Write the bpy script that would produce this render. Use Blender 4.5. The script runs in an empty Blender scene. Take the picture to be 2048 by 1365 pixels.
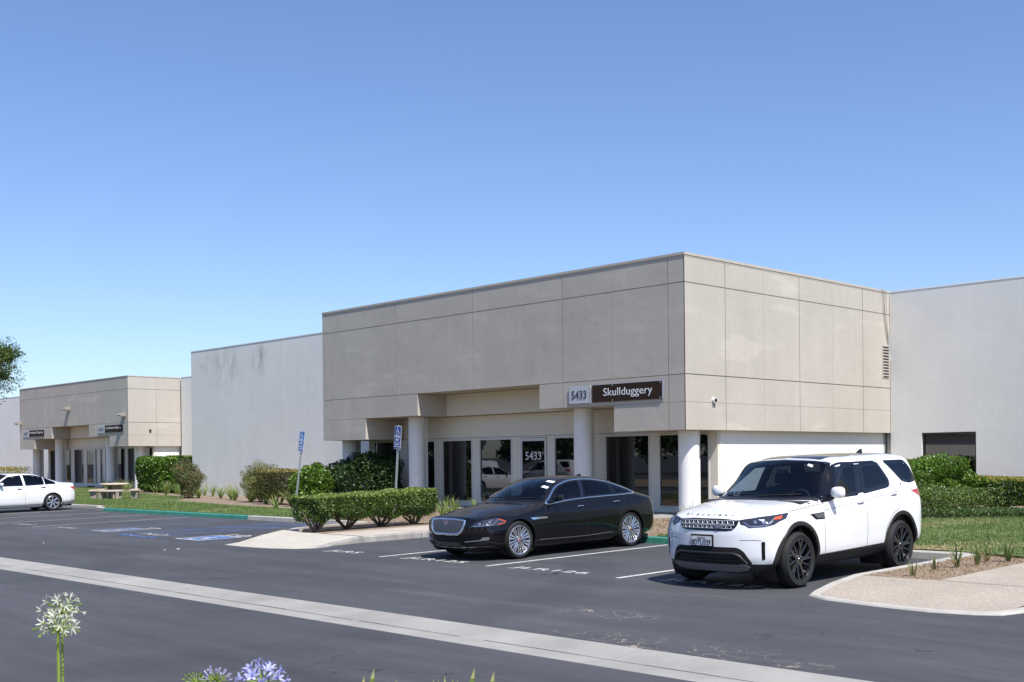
import bpy, bmesh, math, random
import numpy as np
from mathutils import Vector, Matrix, noise
from mathutils.bvhtree import BVHTree
from mathutils.geometry import delaunay_2d_cdt
random.seed(7); RNG = np.random.default_rng(7)
SC = bpy.context.scene; COL = SC.collection; R = math.radians

# ---------------------------------------------------------------- camera, sky, sun, exposure
cd = bpy.data.cameras.new('camera'); cam = bpy.data.objects.new('camera', cd); COL.objects.link(cam)
_f, _yaw, _roll, _pitch = 2300.33, -0.79817, -0.01048, -0.00412
F = Vector((math.sin(_yaw)*math.cos(_pitch), math.cos(_yaw)*math.cos(_pitch), math.sin(_pitch)))
RR = Vector((math.cos(_yaw), -math.sin(_yaw), 0)); UU = RR.cross(F)
R2 = math.cos(_roll)*RR + math.sin(_roll)*UU; U2 = math.cos(_roll)*UU - math.sin(_roll)*RR
M = Matrix((R2, U2, -F)).transposed().to_4x4(); M.translation = (0, 0, 1.8346)
cam.matrix_world = M
cd.sensor_width = 36; cd.lens = _f/2048*36; cd.shift_y = (927.09-682.5)/2048
cd.clip_start = 0.05; cd.clip_end = 5000
SC.camera = cam
SUN = Vector((0.62, -0.17, 1.0)).normalized()
el = math.asin(SUN.z); az = math.atan2(SUN.x, SUN.y)
W = bpy.data.worlds.new('World'); SC.world = W; W.use_nodes = True
nt = W.node_tree; bg = nt.nodes['Background']; sky = nt.nodes.new('ShaderNodeTexSky')
sky.sky_type = 'NISHITA'; sky.sun_disc = False; sky.sun_elevation = el; sky.sun_rotation = az
sky.altitude = 60; sky.air_density = 1.0; sky.dust_density = 0.55; sky.ozone_density = 3.0
tn = nt.nodes.new('ShaderNodeMix'); tn.data_type = 'RGBA'; tn.blend_type = 'MULTIPLY'; tn.inputs[0].default_value = 1
tn.inputs[7].default_value = (.89, .955, 1.13, 1)   # white balance of the camera, the whole sky alike
nt.links.new(sky.outputs[0], tn.inputs[6]); nt.links.new(tn.outputs[2], bg.inputs[0]); bg.inputs[1].default_value = 0.102
sl = bpy.data.lights.new('sun', 'SUN'); so = bpy.data.objects.new('sun', sl); COL.objects.link(so)
sl.energy = 4.4; sl.angle = R(0.53); sl.color = (1.0, 0.955, 0.90)
so.rotation_euler = SUN.to_track_quat('Z', 'Y').to_euler(); so.location = (0, 0, 60)
SC.view_settings.view_transform = 'Standard'; SC.view_settings.look = 'None'
SC.view_settings.exposure = 0.60; SC.view_settings.gamma = 1.0; SC.view_settings.use_curve_mapping = False
SC.cycles.max_bounces = 6; SC.cycles.transparent_max_bounces = 12; SC.cycles.caustics_reflective = False

# ---------------------------------------------------------------- materials
MATS = {}
def N(nt, t, **k):
    n = nt.nodes.new(t)
    for a, b in k.items(): setattr(n, a, b)
    return n
def base_mat(name):
    m = bpy.data.materials.new(name); m.use_nodes = True; MATS[name] = m
    return m, m.node_tree, m.node_tree.nodes['Principled BSDF']
def mat(name, col, rough=0.6, metal=0.0, coat=0.0, var=0.0, scale=4.0, bump=0.0, bscale=60.0, stretch=(1,1,1), spec=0.5, world=True, detail=5, emis=0):
    m, nt, b = base_mat(name)
    b.inputs['Base Color'].default_value = (*col, 1); b.inputs['Roughness'].default_value = rough
    b.inputs['Metallic'].default_value = metal; b.inputs['Coat Weight'].default_value = coat
    b.inputs['Coat Roughness'].default_value = 0.03; b.inputs['Specular IOR Level'].default_value = spec
    if var or bump:
        g = N(nt, 'ShaderNodeNewGeometry') if world else N(nt, 'ShaderNodeTexCoord')
        src = g.outputs['Position'] if world else g.outputs['Object']
        mp = N(nt, 'ShaderNodeMapping'); mp.inputs['Scale'].default_value = stretch; nt.links.new(src, mp.inputs[0])
    if var:
        n = N(nt, 'ShaderNodeTexNoise'); n.inputs['Scale'].default_value = scale; n.inputs['Detail'].default_value = detail
        n.inputs['Roughness'].default_value = 0.62
        nt.links.new(mp.outputs[0], n.inputs['Vector'])
        r = N(nt, 'ShaderNodeMapRange'); r.inputs[1].default_value = 0.3; r.inputs[2].default_value = 0.7
        r.inputs[3].default_value = 1-var; r.inputs[4].default_value = 1+var
        nt.links.new(n.outputs['Fac'], r.inputs[0])
        x = N(nt, 'ShaderNodeMix', data_type='RGBA', blend_type='MULTIPLY'); x.inputs[0].default_value = 1
        x.inputs[6].default_value = (*col, 1); nt.links.new(r.outputs[0], x.inputs[7]); nt.links.new(x.outputs[2], b.inputs['Base Color'])
    if bump:
        n2 = N(nt, 'ShaderNodeTexNoise'); n2.inputs['Scale'].default_value = bscale; n2.inputs['Detail'].default_value = 4
        nt.links.new(mp.outputs[0], n2.inputs['Vector'])
        bp = N(nt, 'ShaderNodeBump'); bp.inputs['Strength'].default_value = bump; bp.inputs['Distance'].default_value = 0.01
        nt.links.new(n2.outputs['Fac'], bp.inputs['Height']); nt.links.new(bp.outputs[0], b.inputs['Normal'])
    if emis:
        b.inputs['Emission Color'].default_value = (*col, 1); b.inputs['Emission Strength'].default_value = emis
    return m
def leafmat(name, c1, c2, c3=None, trans=0.35, rough=0.42, spec=0.4):
    """per leaf tint from the 'tint' attribute; part of the light passes through the leaf"""
    m, nt, b = base_mat(name)
    a = N(nt, 'ShaderNodeAttribute', attribute_name='tint')
    cr = N(nt, 'ShaderNodeValToRGB'); e = cr.color_ramp.elements
    e[0].color = (*c1, 1); e[1].color = (*c2, 1); e[1].position = 0.85 if c3 else 1.0
    if c3: q = e.new(0.93); q.color = (*c3, 1)
    nt.links.new(a.outputs['Fac'], cr.inputs[0]); nt.links.new(cr.outputs[0], b.inputs['Base Color'])
    b.inputs['Roughness'].default_value = rough; b.inputs['Specular IOR Level'].default_value = spec
    tr = N(nt, 'ShaderNodeBsdfTranslucent'); nt.links.new(cr.outputs[0], tr.inputs[0])
    mx = N(nt, 'ShaderNodeMixShader'); mx.inputs[0].default_value = trans
    out = nt.nodes['Material Output']
    nt.links.new(b.outputs[0], mx.inputs[1]); nt.links.new(tr.outputs[0], mx.inputs[2]); nt.links.new(mx.outputs[0], out.inputs[0])
    return m
def glassmat(name, tint, rough=0.0, ior=1.5):
    m, nt, b = base_mat(name); nt.nodes.remove(b)
    t = N(nt, 'ShaderNodeBsdfTransparent'); t.inputs[0].default_value = (*tint, 1)
    g = N(nt, 'ShaderNodeBsdfGlossy'); g.inputs['Roughness'].default_value = rough; g.inputs[0].default_value = (1, 1, 1, 1)
    lw = N(nt, 'ShaderNodeLayerWeight'); lw.inputs[0].default_value = .5     # facing ratio to the 5th power: the same on both sides of the pane
    pw = N(nt, 'ShaderNodeMath', operation='POWER'); pw.inputs[1].default_value = 5; nt.links.new(lw.outputs['Facing'], pw.inputs[0])
    fr = N(nt, 'ShaderNodeMapRange'); fr.inputs[3].default_value = .045; fr.inputs[4].default_value = 1; nt.links.new(pw.outputs[0], fr.inputs[0])
    mx = N(nt, 'ShaderNodeMixShader'); nt.links.new(fr.outputs[0], mx.inputs[0])
    nt.links.new(t.outputs[0], mx.inputs[1]); nt.links.new(g.outputs[0], mx.inputs[2])
    nt.links.new(mx.outputs[0], nt.nodes['Material Output'].inputs[0])
    return m

def stucco(name, col, var, stain, patches=0.0, bump=.1, smudge=False):
    m, nt, b = base_mat(name)
    g = N(nt, 'ShaderNodeNewGeometry')
    def noise_(scale, st, det=5, ro=0.6):
        mp = N(nt, 'ShaderNodeMapping'); mp.inputs['Scale'].default_value = st; nt.links.new(g.outputs['Position'], mp.inputs[0])
        n = N(nt, 'ShaderNodeTexNoise'); n.inputs['Scale'].default_value = scale; n.inputs['Detail'].default_value = det
        n.inputs['Roughness'].default_value = ro; nt.links.new(mp.outputs[0], n.inputs['Vector']); return n.outputs['Fac']
    def rng(f, a, b_, lo, hi):
        r = N(nt, 'ShaderNodeMapRange'); r.inputs[1].default_value = a; r.inputs[2].default_value = b_
        r.inputs[3].default_value = lo; r.inputs[4].default_value = hi; nt.links.new(f, r.inputs[0]); return r.outputs[0]
    def mul(a, b_):
        x = N(nt, 'ShaderNodeMath', operation='MULTIPLY'); nt.links.new(a, x.inputs[0]); nt.links.new(b_, x.inputs[1]); return x.outputs[0]
    f = mul(rng(noise_(0.35, (1, 1, 1)), .3, .7, 1-var, 1+var), rng(noise_(1.6, (1, 1, .12), 6, .7), .35, .75, 1+stain*.3, 1-stain))
    f = mul(f, rng(noise_(9.0, (1, 1, 1)), .3, .7, 1-var*.5, 1+var*.5))
    if patches: f = mul(f, rng(noise_(.55, (.35, .35, 1.6), 3), .60, .66, 1, 1+patches))
    if smudge:   # grey scrape marks that the photo shows high on the left wall
        for c_, r_ in (((-53.6, 31.3, 6.6), 1.7), ((-55.9, 31.3, 7.2), 1.0), ((-50.2, 31.3, 6.9), .9)):
            d = N(nt, 'ShaderNodeVectorMath', operation='DISTANCE'); nt.links.new(g.outputs['Position'], d.inputs[0]); d.inputs[1].default_value = c_
            k = rng(d.outputs['Value'], r_*.3, r_, 1, 0); q = rng(noise_(.9, (1.4, 1, .5), 6, .7), .46, .64, 0, .42)
            k = mul(k, q); o = N(nt, 'ShaderNodeMath', operation='SUBTRACT'); o.inputs[0].default_value = 1; nt.links.new(k, o.inputs[1]); f = mul(f, o.outputs[0])
    x = N(nt, 'ShaderNodeMix', data_type='RGBA', blend_type='MULTIPLY'); x.inputs[0].default_value = 1
    x.inputs[6].default_value = (*col, 1); nt.links.new(f, x.inputs[7]); nt.links.new(x.outputs[2], b.inputs['Base Color'])
    b.inputs['Roughness'].default_value = .88; b.inputs['Specular IOR Level'].default_value = .25
    bp = N(nt, 'ShaderNodeBump'); bp.inputs['Strength'].default_value = min(1, .25+bump*.5); bp.inputs['Distance'].default_value = .02+.05*bump
    nt.links.new(noise_(1.3, (1, 1, 1.3), 5, .42), bp.inputs['Height']); nt.links.new(bp.outputs[0], b.inputs['Normal'])
    return m

stucco('tan_stucco', (.465, .427, .368), .06, .06, .10, bump=.28)
stucco('cap_metal', (.47, .42, .36), .03, .05)
stucco('white_stucco', (.79, .77, .725), .035, .05, smudge=True)
stucco('white_stucco_far', (.79, .77, .725), .03, .05)
stucco('cream_stucco', (.70, .66, .57), .03, .04)
mat('white_trim', (.78, .775, .75), .5, var=.04); mat('coping_white', (.90, .90, .88), .4); stucco('low_wall', (.82, .80, .75), .03, .04)
mat('frame_paint', (.60, .60, .58), .45, var=.03)
mat('dark_frame', (.02, .02, .02), .4)
mat('roofing', (.45, .45, .43), .9, var=.1)
m, nt, b = base_mat('window_glass')
b.inputs['Base Color'].default_value = (.004, .004, .005, 1); b.inputs['Roughness'].default_value = .015
b.inputs['Specular IOR Level'].default_value = .5; b.inputs['IOR'].default_value = 1.85

def asphalt():
    m, nt, b = base_mat('asphalt')
    g = N(nt, 'ShaderNodeNewGeometry')
    def noise_(scale, st, det=5, ro=0.6, rot=0):
        mp = N(nt, 'ShaderNodeMapping'); mp.inputs['Scale'].default_value = st; mp.inputs['Rotation'].default_value = (0, 0, rot)
        nt.links.new(g.outputs['Position'], mp.inputs[0])
        n = N(nt, 'ShaderNodeTexNoise'); n.inputs['Scale'].default_value = scale; n.inputs['Detail'].default_value = det
        n.inputs['Roughness'].default_value = ro; nt.links.new(mp.outputs[0], n.inputs['Vector']); return n.outputs['Fac']
    def rng(f, a, b_, lo, hi):
        r = N(nt, 'ShaderNodeMapRange'); r.inputs[1].default_value = a; r.inputs[2].default_value = b_
        r.inputs[3].default_value = lo; r.inputs[4].default_value = hi; nt.links.new(f, r.inputs[0]); return r.outputs[0]
    def op(o, a, b_):
        x = N(nt, 'ShaderNodeMath', operation=o)
        for i, v in enumerate((a, b_)):
            if isinstance(v, (int, float)): x.inputs[i].default_value = v
            else: nt.links.new(v, x.inputs[i])
        return x.outputs[0]
    f = op('MULTIPLY', rng(noise_(.22, (.6, 1.2, 1), 6, .65), .3, .7, .76, 1.26), rng(noise_(.9, (.18, 1.6, 1), 6, .7, .12), .35, .75, .90, 1.22))
    f = op('MULTIPLY', f, rng(noise_(1.3, (.25, 1.4, 1), 4, .6, -.5), .52, .8, 1, 1.35))
    f = op('MULTIPLY', f, rng(noise_(95, (1, 1, 1), 3, .7), .3, .75, .78, 1.28))
    f = op('MULTIPLY', f, rng(noise_(9, (1, 1, 1), 6, .75), .3, .7, .92, 1.08))
    f = op('MULTIPLY', f, rng(noise_(3.1, (1, .9, 1), 3, .5), .70, .76, 1, .84))     # drips and dark patches
    wv = N(nt, 'ShaderNodeTexWave', wave_type='RINGS', rings_direction='Z'); wv.inputs['Scale'].default_value = .035; wv.inputs['Distortion'].default_value = 1.6; wv.inputs['Detail'].default_value = 2
    mw = N(nt, 'ShaderNodeMapping'); mw.inputs['Location'].default_value = (24, -6, 0); nt.links.new(g.outputs['Position'], mw.inputs[0]); nt.links.new(mw.outputs[0], wv.inputs['Vector'])
    f = op('MULTIPLY', f, rng(wv.outputs['Fac'], .955, .995, 1, .86))                  # faint turning tracks
    sp = rng(noise_(260, (1, 1, 1), 1, .5), .72, .76, 0, .10)
    x = N(nt, 'ShaderNodeMix', data_type='RGBA', blend_type='MULTIPLY'); x.inputs[0].default_value = 1
    x.inputs[6].default_value = (.056, .057, .062, 1); nt.links.new(f, x.inputs[7])
    # cracks with pale dry sealant, only in patches
    v = N(nt, 'ShaderNodeTexVoronoi', feature='DISTANCE_TO_EDGE'); v.inputs['Scale'].default_value = 3.6
    mp = N(nt, 'ShaderNodeMapping'); mp.inputs['Scale'].default_value = (1, 1.3, 1); nt.links.new(g.outputs['Position'], mp.inputs[0])
    nn = N(nt, 'ShaderNodeTexNoise'); nn.inputs['Scale'].default_value = 3; nn.inputs['Detail'].default_value = 6; nt.links.new(g.outputs['Position'], nn.inputs['Vector'])
    va = N(nt, 'ShaderNodeVectorMath', operation='MULTIPLY_ADD'); nt.links.new(nn.outputs['Color'], va.inputs[0]); va.inputs[1].default_value = (.7, .7, 0)
    nt.links.new(mp.outputs[0], va.inputs[2]); nt.links.new(va.outputs[0], v.inputs['Vector'])
    line = rng(v.outputs['Distance'], .004, .016, 1, 0)
    s = N(nt, 'ShaderNodeSeparateXYZ'); nt.links.new(g.outputs['Position'], s.inputs[0])
    def band(o, c, w): return rng(op('ABSOLUTE', op('SUBTRACT', s.outputs[o], c), 0), w*.4, w, 1, 0)
    m1 = op('MULTIPLY', band(0, -7.2, 2.0), band(1, 9.25, .45)); m2 = op('MULTIPLY', band(0, -9.2, .9), band(1, 10.6, .45))
    msk = op('MULTIPLY', op('MAXIMUM', m1, m2), rng(noise_(2.4, (1, 1, 1), 3), .36, .52, 0, 1))
    cr = op('MULTIPLY', line, msk)
    # long single cracks
    v2 = N(nt, 'ShaderNodeTexVoronoi', feature='DISTANCE_TO_EDGE'); v2.inputs['Scale'].default_value = .23
    va2 = N(nt, 'ShaderNodeVectorMath', operation='MULTIPLY_ADD'); nt.links.new(nn.outputs['Color'], va2.inputs[0]); va2.inputs[1].default_value = (.9, .9, 0)
    nt.links.new(g.outputs['Position'], va2.inputs[2]); nt.links.new(va2.outputs[0], v2.inputs['Vector'])
    lc = op('MULTIPLY', rng(v2.outputs['Distance'], .0012, .0035, 1, 0), rng(noise_(.5, (1, 1, 1), 2), .45, .6, 0, .8))
    y = N(nt, 'ShaderNodeMix', data_type='RGBA'); nt.links.new(cr, y.inputs[0]); nt.links.new(x.outputs[2], y.inputs[6]); y.inputs[7].default_value = (.42, .37, .26, 1)
    y2 = N(nt, 'ShaderNodeMix', data_type='RGBA'); nt.links.new(lc, y2.inputs[0]); nt.links.new(y.outputs[2], y2.inputs[6]); y2.inputs[7].default_value = (.015, .015, .016, 1)
    z = N(nt, 'ShaderNodeMix', data_type='RGBA', blend_type='ADD'); z.inputs[0].default_value = 1
    nt.links.new(y2.outputs[2], z.inputs[6]); nt.links.new(sp, z.inputs[7]); nt.links.new(z.outputs[2], b.inputs['Base Color'])
    b.inputs['Roughness'].default_value = .78; b.inputs['Specular IOR Level'].default_value = .35
    bp = N(nt, 'ShaderNodeBump'); bp.inputs['Strength'].default_value = .55; bp.inputs['Distance'].default_value = .006
    nt.links.new(noise_(130, (1, 1, 1), 3, .7), bp.inputs['Height']); nt.links.new(bp.outputs[0], b.inputs['Normal'])
asphalt()
mat('concrete', (.285, .275, .25), .85, var=.16, scale=1.1, bump=.4, bscale=90)
mat('kerb_concrete', (.40, .38, .34), .85, var=.15, scale=2.2, bump=.3)
mat('kerb_dirty', (.27, .26, .235), .85, var=.35, scale=3, bump=.3, stretch=(1, 1, .4))
mat('grille_silver', (.5, .51, .53), .35, metal=.5); mat('cup_grey', (.38, .38, .39), .4); mat('seam_dark', (.085, .08, .078), .9, var=.3)
mat('green_paint', (.045, .24, .175), .6, var=.2, scale=3)
mat('road_white', (.50, .50, .48), .6, var=.28, scale=16)
mat('road_white_worn', (.36, .355, .345), .7, var=.35, scale=11)
mat('road_blue', (.05, .13, .34), .6, var=.25, scale=9)
mat('road_blue_worn', (.085, .125, .22), .7, var=.3, scale=9)
mat('soil', (.22, .165, .115), .95, var=.3, scale=7, bump=1, bscale=40)
mat('lawn_base', (.10, .135, .04), .95, var=.3, scale=1.4, bump=.8, bscale=60)
mat('dry_grass', (.30, .22, .12), .95, var=.3, scale=8, bump=.8, bscale=60)
def aggregate():
    m, nt, b = base_mat('aggregate')
    g = N(nt, 'ShaderNodeNewGeometry'); v = N(nt, 'ShaderNodeTexVoronoi'); v.inputs['Scale'].default_value = 105
    nt.links.new(g.outputs['Position'], v.inputs['Vector'])
    sx = N(nt, 'ShaderNodeSeparateColor'); nt.links.new(v.outputs['Color'], sx.inputs[0])
    cr = N(nt, 'ShaderNodeValToRGB'); e = cr.color_ramp.elements
    e[0].color = (.20, .16, .125, 1); e[1].color = (.47, .42, .35, 1); q = e.new(.2); q.color = (.315, .265, .21, 1); q = e.new(.7); q.color = (.355, .31, .25, 1)
    nt.links.new(sx.outputs[0], cr.inputs[0])
    n = N(nt, 'ShaderNodeTexNoise'); n.inputs['Scale'].default_value = .9; n.inputs['Detail'].default_value = 5; nt.links.new(g.outputs['Position'], n.inputs['Vector'])
    r = N(nt, 'ShaderNodeMapRange'); r.inputs[1].default_value = .3; r.inputs[2].default_value = .7; r.inputs[3].default_value = .9; r.inputs[4].default_value = 1.08; nt.links.new(n.outputs['Fac'], r.inputs[0])
    x = N(nt, 'ShaderNodeMix', data_type='RGBA', blend_type='MULTIPLY'); x.inputs[0].default_value = 1
    nt.links.new(cr.outputs[0], x.inputs[6]); nt.links.new(r.outputs[0], x.inputs[7]); nt.links.new(x.outputs[2], b.inputs['Base Color'])
    b.inputs['Roughness'].default_value = .9
    bp = N(nt, 'ShaderNodeBump'); bp.inputs['Strength'].default_value = .6; bp.inputs['Distance'].default_value = .004
    nt.links.new(v.outputs['Distance'], bp.inputs['Height']); nt.links.new(bp.outputs[0], b.inputs['Normal'])
aggregate()
mat('ramp_concrete', (.44, .41, .345), .88, var=.1, scale=1.5, bump=.5, bscale=120)
mat('walk_concrete', (.43, .37, .31), .88, var=.12, scale=1.3, bump=.4, bscale=120)
mat('sign_blue', (.018, .055, .25), .4); mat('sign_blue_faded', (.05, .16, .42), .45)
mat('sign_white', (.75, .76, .78), .4); mat('sign_brown', (.034, .020, .014), .65, spec=.15)
mat('sign_silver', (.52, .53, .55), .45, metal=.2); mat('letter_dark', (.03, .03, .03), .4)
mat('galvanized', (.48, .49, .50), .4, metal=.7); mat('bolt_metal', (.6, .6, .58), .35, metal=.6)
mat('lamp_bronze', (.16, .12, .09), .5); mat('lamp_glass', (.5, .5, .48), .2); mat('black_matte', (.012, .012, .012), .6)
mat('cable_grey', (.30, .27, .23), .6); mat('stone_pink', (.52, .42, .35), .85, var=.15, scale=6); mat('stone_grey', (.28, .24, .20), .9, var=.15, scale=6)
mat('bark', (.13, .10, .075), .9, var=.3, scale=12, bump=1, bscale=30, stretch=(1, 1, .3))
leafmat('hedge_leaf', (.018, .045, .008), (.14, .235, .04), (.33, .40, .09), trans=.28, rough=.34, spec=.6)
leafmat('glossy_leaf', (.035, .09, .010), (.15, .29, .03), (.34, .42, .07), trans=.35, rough=.32, spec=.55)
leafmat('dark_leaf', (.012, .032, .008), (.05, .10, .02), (.10, .16, .04), trans=.25, rough=.4)
leafmat('clip_leaf', (.05, .055, .015), (.13, .13, .035), (.30, .26, .09), trans=.3)
leafmat('yellow_leaf', (.16, .18, .03), (.38, .34, .07), (.5, .34, .1), trans=.35)
leafmat('feather_leaf', (.09, .12, .04), (.27, .29, .10), (.45, .30, .12), trans=.3)
leafmat('red_leaf', (.06, .10, .035), (.20, .21, .09), (.50, .17, .06), trans=.3)
leafmat('cover_leaf', (.035, .07, .018), (.10, .17, .045), (.17, .24, .08), trans=.3)
leafmat('tree_leaf', (.04, .075, .015), (.15, .22, .05), (.26, .33, .11), trans=.35)
leafmat('strap_leaf', (.09, .15, .03), (.24, .33, .08), (.50, .50, .22), trans=.3)
leafmat('strap_dull', (.07, .10, .03), (.17, .22, .07), (.52, .44, .22), trans=.3)
leafmat('grass_leaf', (.10, .155, .04), (.21, .29, .085), (.38, .34, .16), trans=.3, rough=.55)
leafmat('dry_leaf', (.25, .17, .08), (.42, .31, .16), trans=.3)
leafmat('white_petal', (.52, .55, .38), (.74, .74, .66), trans=.35, rough=.5)
leafmat('blue_petal', (.34, .35, .68), (.58, .59, .86), trans=.35, rough=.5)
leafmat('bud_petal', (.38, .37, .60), (.62, .60, .76), trans=.3, rough=.5)
leafmat('stem_green', (.17, .27, .045), (.32, .42, .09), trans=.2)

# ---------------------------------------------------------------- helpers
def link(name, me, m=None, parent=None, world=True):
    o = bpy.data.objects.new(name, me); COL.objects.link(o)
    if m is not None:
        for q in (m if isinstance(m, (list, tuple)) else [m]): me.materials.append(MATS[q] if isinstance(q, str) else q)
    if parent is not None:
        o.parent = parent
        if world:
            off = Vector((0, 0, 0)); p = parent
            while p is not None: off += p.location; p = p.parent
            me.transform(Matrix.Translation(-off))
    return o
def tag(o, label=None, cat=None, group=None, kind=None):
    if label: o['label'] = label
    if cat: o['category'] = cat
    if group: o['group'] = group
    if kind: o['kind'] = kind
    return o
def thing(name, label, cat, loc=(0, 0, 0), rot=(0, 0, 0), group=None):
    o = bpy.data.objects.new(name, None); COL.objects.link(o); o.location = loc; o.rotation_euler = rot
    o.empty_display_size = .2
    return tag(o, label, cat, group)
def copy_tree(o, parent=None):
    c = o.copy(); COL.objects.link(c)
    if parent is not None: c.parent = parent
    for ch in list(o.children): copy_tree(ch, c)
    return c
class MB:
    def __init__(s): s.v = []; s.f = []; s.m = []
    def poly(s, pts, mi=0):
        n = len(s.v); s.v += [tuple(p) for p in pts]; s.f.append(tuple(range(n, n+len(pts)))); s.m.append(mi)
    def box(s, x0, x1, y0, y1, z0, z1, mi=0):
        n = len(s.v)
        s.v += [(x0, y0, z0), (x1, y0, z0), (x1, y1, z0), (x0, y1, z0), (x0, y0, z1), (x1, y0, z1), (x1, y1, z1), (x0, y1, z1)]
        for q in ((0, 3, 2, 1), (4, 5, 6, 7), (0, 1, 5, 4), (1, 2, 6, 5), (2, 3, 7, 6), (3, 0, 4, 7)):
            s.f.append(tuple(n+i for i in q)); s.m.append(mi)
        return s
    def prism(s, pl, z0, z1, mi=0, bottom=True):
        """pl: ccw list of (x, y); z0/z1 numbers or functions of (x, y)"""
        a = [(x, y, z0(x, y) if callable(z0) else z0) for x, y in pl]; b_ = [(x, y, z1(x, y) if callable(z1) else z1) for x, y in pl]
        n = len(s.v); k = len(pl); s.v += a+b_
        s.f.append(tuple(range(n+k, n+2*k))); s.m.append(mi)
        if bottom: s.f.append(tuple(range(n+k-1, n-1, -1))); s.m.append(mi)
        for i in range(k):
            j = (i+1) % k; s.f.append((n+i, n+j, n+k+j, n+k+i)); s.m.append(mi)
        return s
    def lathe(s, prof, c, seg=24, a0=0, a1=2*math.pi, mi=0):
        n = len(s.v); full = abs(a1-a0-2*math.pi) < 1e-6; ns = seg if full else seg+1
        for i in range(ns):
            a = a0+(a1-a0)*i/seg
            for r_, z in prof: s.v.append((c[0]+r_*math.cos(a), c[1]+r_*math.sin(a), c[2]+z))
        k = len(prof)
        for i in range(seg):
            j = (i+1) % ns
            for q in range(k-1): s.f.append((n+i*k+q, n+j*k+q, n+j*k+q+1, n+i*k+q+1)); s.m.append(mi)
        return s
    def tube(s, pts, r0, r1=None, seg=6, mi=0, cap=True):
        r1 = r0 if r1 is None else r1; pts = [Vector(p) for p in pts]; n = len(s.v); k = len(pts)
        for i, p in enumerate(pts):
            d = (pts[min(i+1, k-1)]-pts[max(i-1, 0)]).normalized()
            a = d.orthogonal().normalized() if i == 0 else (a-d*a.dot(d)).normalized()
            b_ = d.cross(a); r_ = r0+(r1-r0)*i/max(1, k-1)
            for j in range(seg):
                t = 2*math.pi*j/seg; s.v.append(tuple(p+a*r_*math.cos(t)+b_*r_*math.sin(t)))
        for i in range(k-1):
            for j in range(seg):
                j2 = (j+1) % seg; s.f.append((n+i*seg+j, n+i*seg+j2, n+(i+1)*seg+j2, n+(i+1)*seg+j)); s.m.append(mi)
        if cap:
            s.f.append(tuple(n+j for j in range(seg-1, -1, -1))); s.m.append(mi)
            s.f.append(tuple(n+(k-1)*seg+j for j in range(seg))); s.m.append(mi)
        return s
    def mesh(s, name):
        me = bpy.data.meshes.new(name); me.from_pydata(s.v, [], s.f); me.update()
        for i, p in enumerate(me.polygons): p.material_index = s.m[i]
        return me
    def build(s, name, m, parent=None, smooth=False, world=True, bevel=0.0, angle=35):
        me = s.mesh(name); o = link(name, me, m, parent, world)
        if smooth:
            me.shade_smooth()
            if angle: 
                me.set_sharp_from_angle(angle=R(angle))
        if bevel:
            bm = bmesh.new(); bm.from_mesh(me); bmesh.ops.remove_doubles(bm, verts=bm.verts, dist=1e-5)
            es = [e for e in bm.edges if len(e.link_faces) == 2 and e.calc_face_angle(0) > R(30)]
            bmesh.ops.bevel(bm, geom=es, offset=bevel, segments=2, affect='EDGES', profile=.6, clamp_overlap=True)
            bm.to_mesh(me); bm.free()
        return o
def fast_mesh(name, V, Fq, tint=None):
    """numpy arrays: V (n,3), Fq (m,k)"""
    me = bpy.data.meshes.new(name); nv, (nf, k) = len(V), Fq.shape
    me.vertices.add(nv); me.vertices.foreach_set('co', V.astype(np.float32).ravel())
    me.loops.add(nf*k); me.loops.foreach_set('vertex_index', Fq.astype(np.int32).ravel())
    me.polygons.add(nf); me.polygons.foreach_set('loop_start', np.arange(0, nf*k, k, dtype=np.int32))
    me.polygons.foreach_set('loop_total', np.full(nf, k, dtype=np.int32)); me.update(calc_edges=True)
    if tint is not None:
        a = me.attributes.new('tint', 'FLOAT', 'FACE'); a.data.foreach_set('value', tint.astype(np.float32))
    return me
SLOPE = 0.01323
def zg(y):
    """height of the ground: flat lot, gutter, a gentle rise to the kerb, then falling a little to the walls"""
    if y < 8.1: return -.1055+.004*(8.1-y)
    if y < 18.85: return SLOPE*(y-16)
    return .0377-.0115*(min(y, 28)-18.85)
def zgv(Y): return np.where(Y < 18.85, SLOPE*(Y-16), .0377-.0115*(np.minimum(Y, 28)-18.85))
def down(x, y):
    """slides a point laid out on the rising plane along the sight line to the real ground"""
    k = 1.0
    for _ in range(6): k = (1.8346-zg(y*k)-.15)/(1.8346-SLOPE*(y-16)-.17)
    return x*k, y*k
def text_mesh(s, name='t'):
    cu = bpy.data.curves.new(name, 'FONT'); cu.body = s; cu.resolution_u = 3; cu.extrude = .02
    o = bpy.data.objects.new(name, cu); COL.objects.link(o)
    me = bpy.data.meshes.new_from_object(o); bpy.data.objects.remove(o); bpy.data.curves.remove(cu)
    return me
def text_obj(s, name, org, ux, uy, width, height, m, parent=None, depth=.006, world=True, bold=0):
    """text fitted in a box: org = lower left corner, ux / uy the writing and up directions"""
    me = text_mesh(s); co = np.array([v.co[:] for v in me.vertices]); lo, hi = co.min(0), co.max(0)
    ux = Vector(ux).normalized(); uy = Vector(uy).normalized(); uz = ux.cross(uy)
    sx = width/(hi[0]-lo[0]); sy = height/(hi[1]-lo[1])
    for v in me.vertices:
        p = v.co; z = (p.z-lo[2])/(hi[2]-lo[2])*depth
        v.co = Vector(org)+ux*((p.x-lo[0])*sx)+uy*((p.y-lo[1])*sy)+uz*z
    return link(name, me, m, parent, world)
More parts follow.
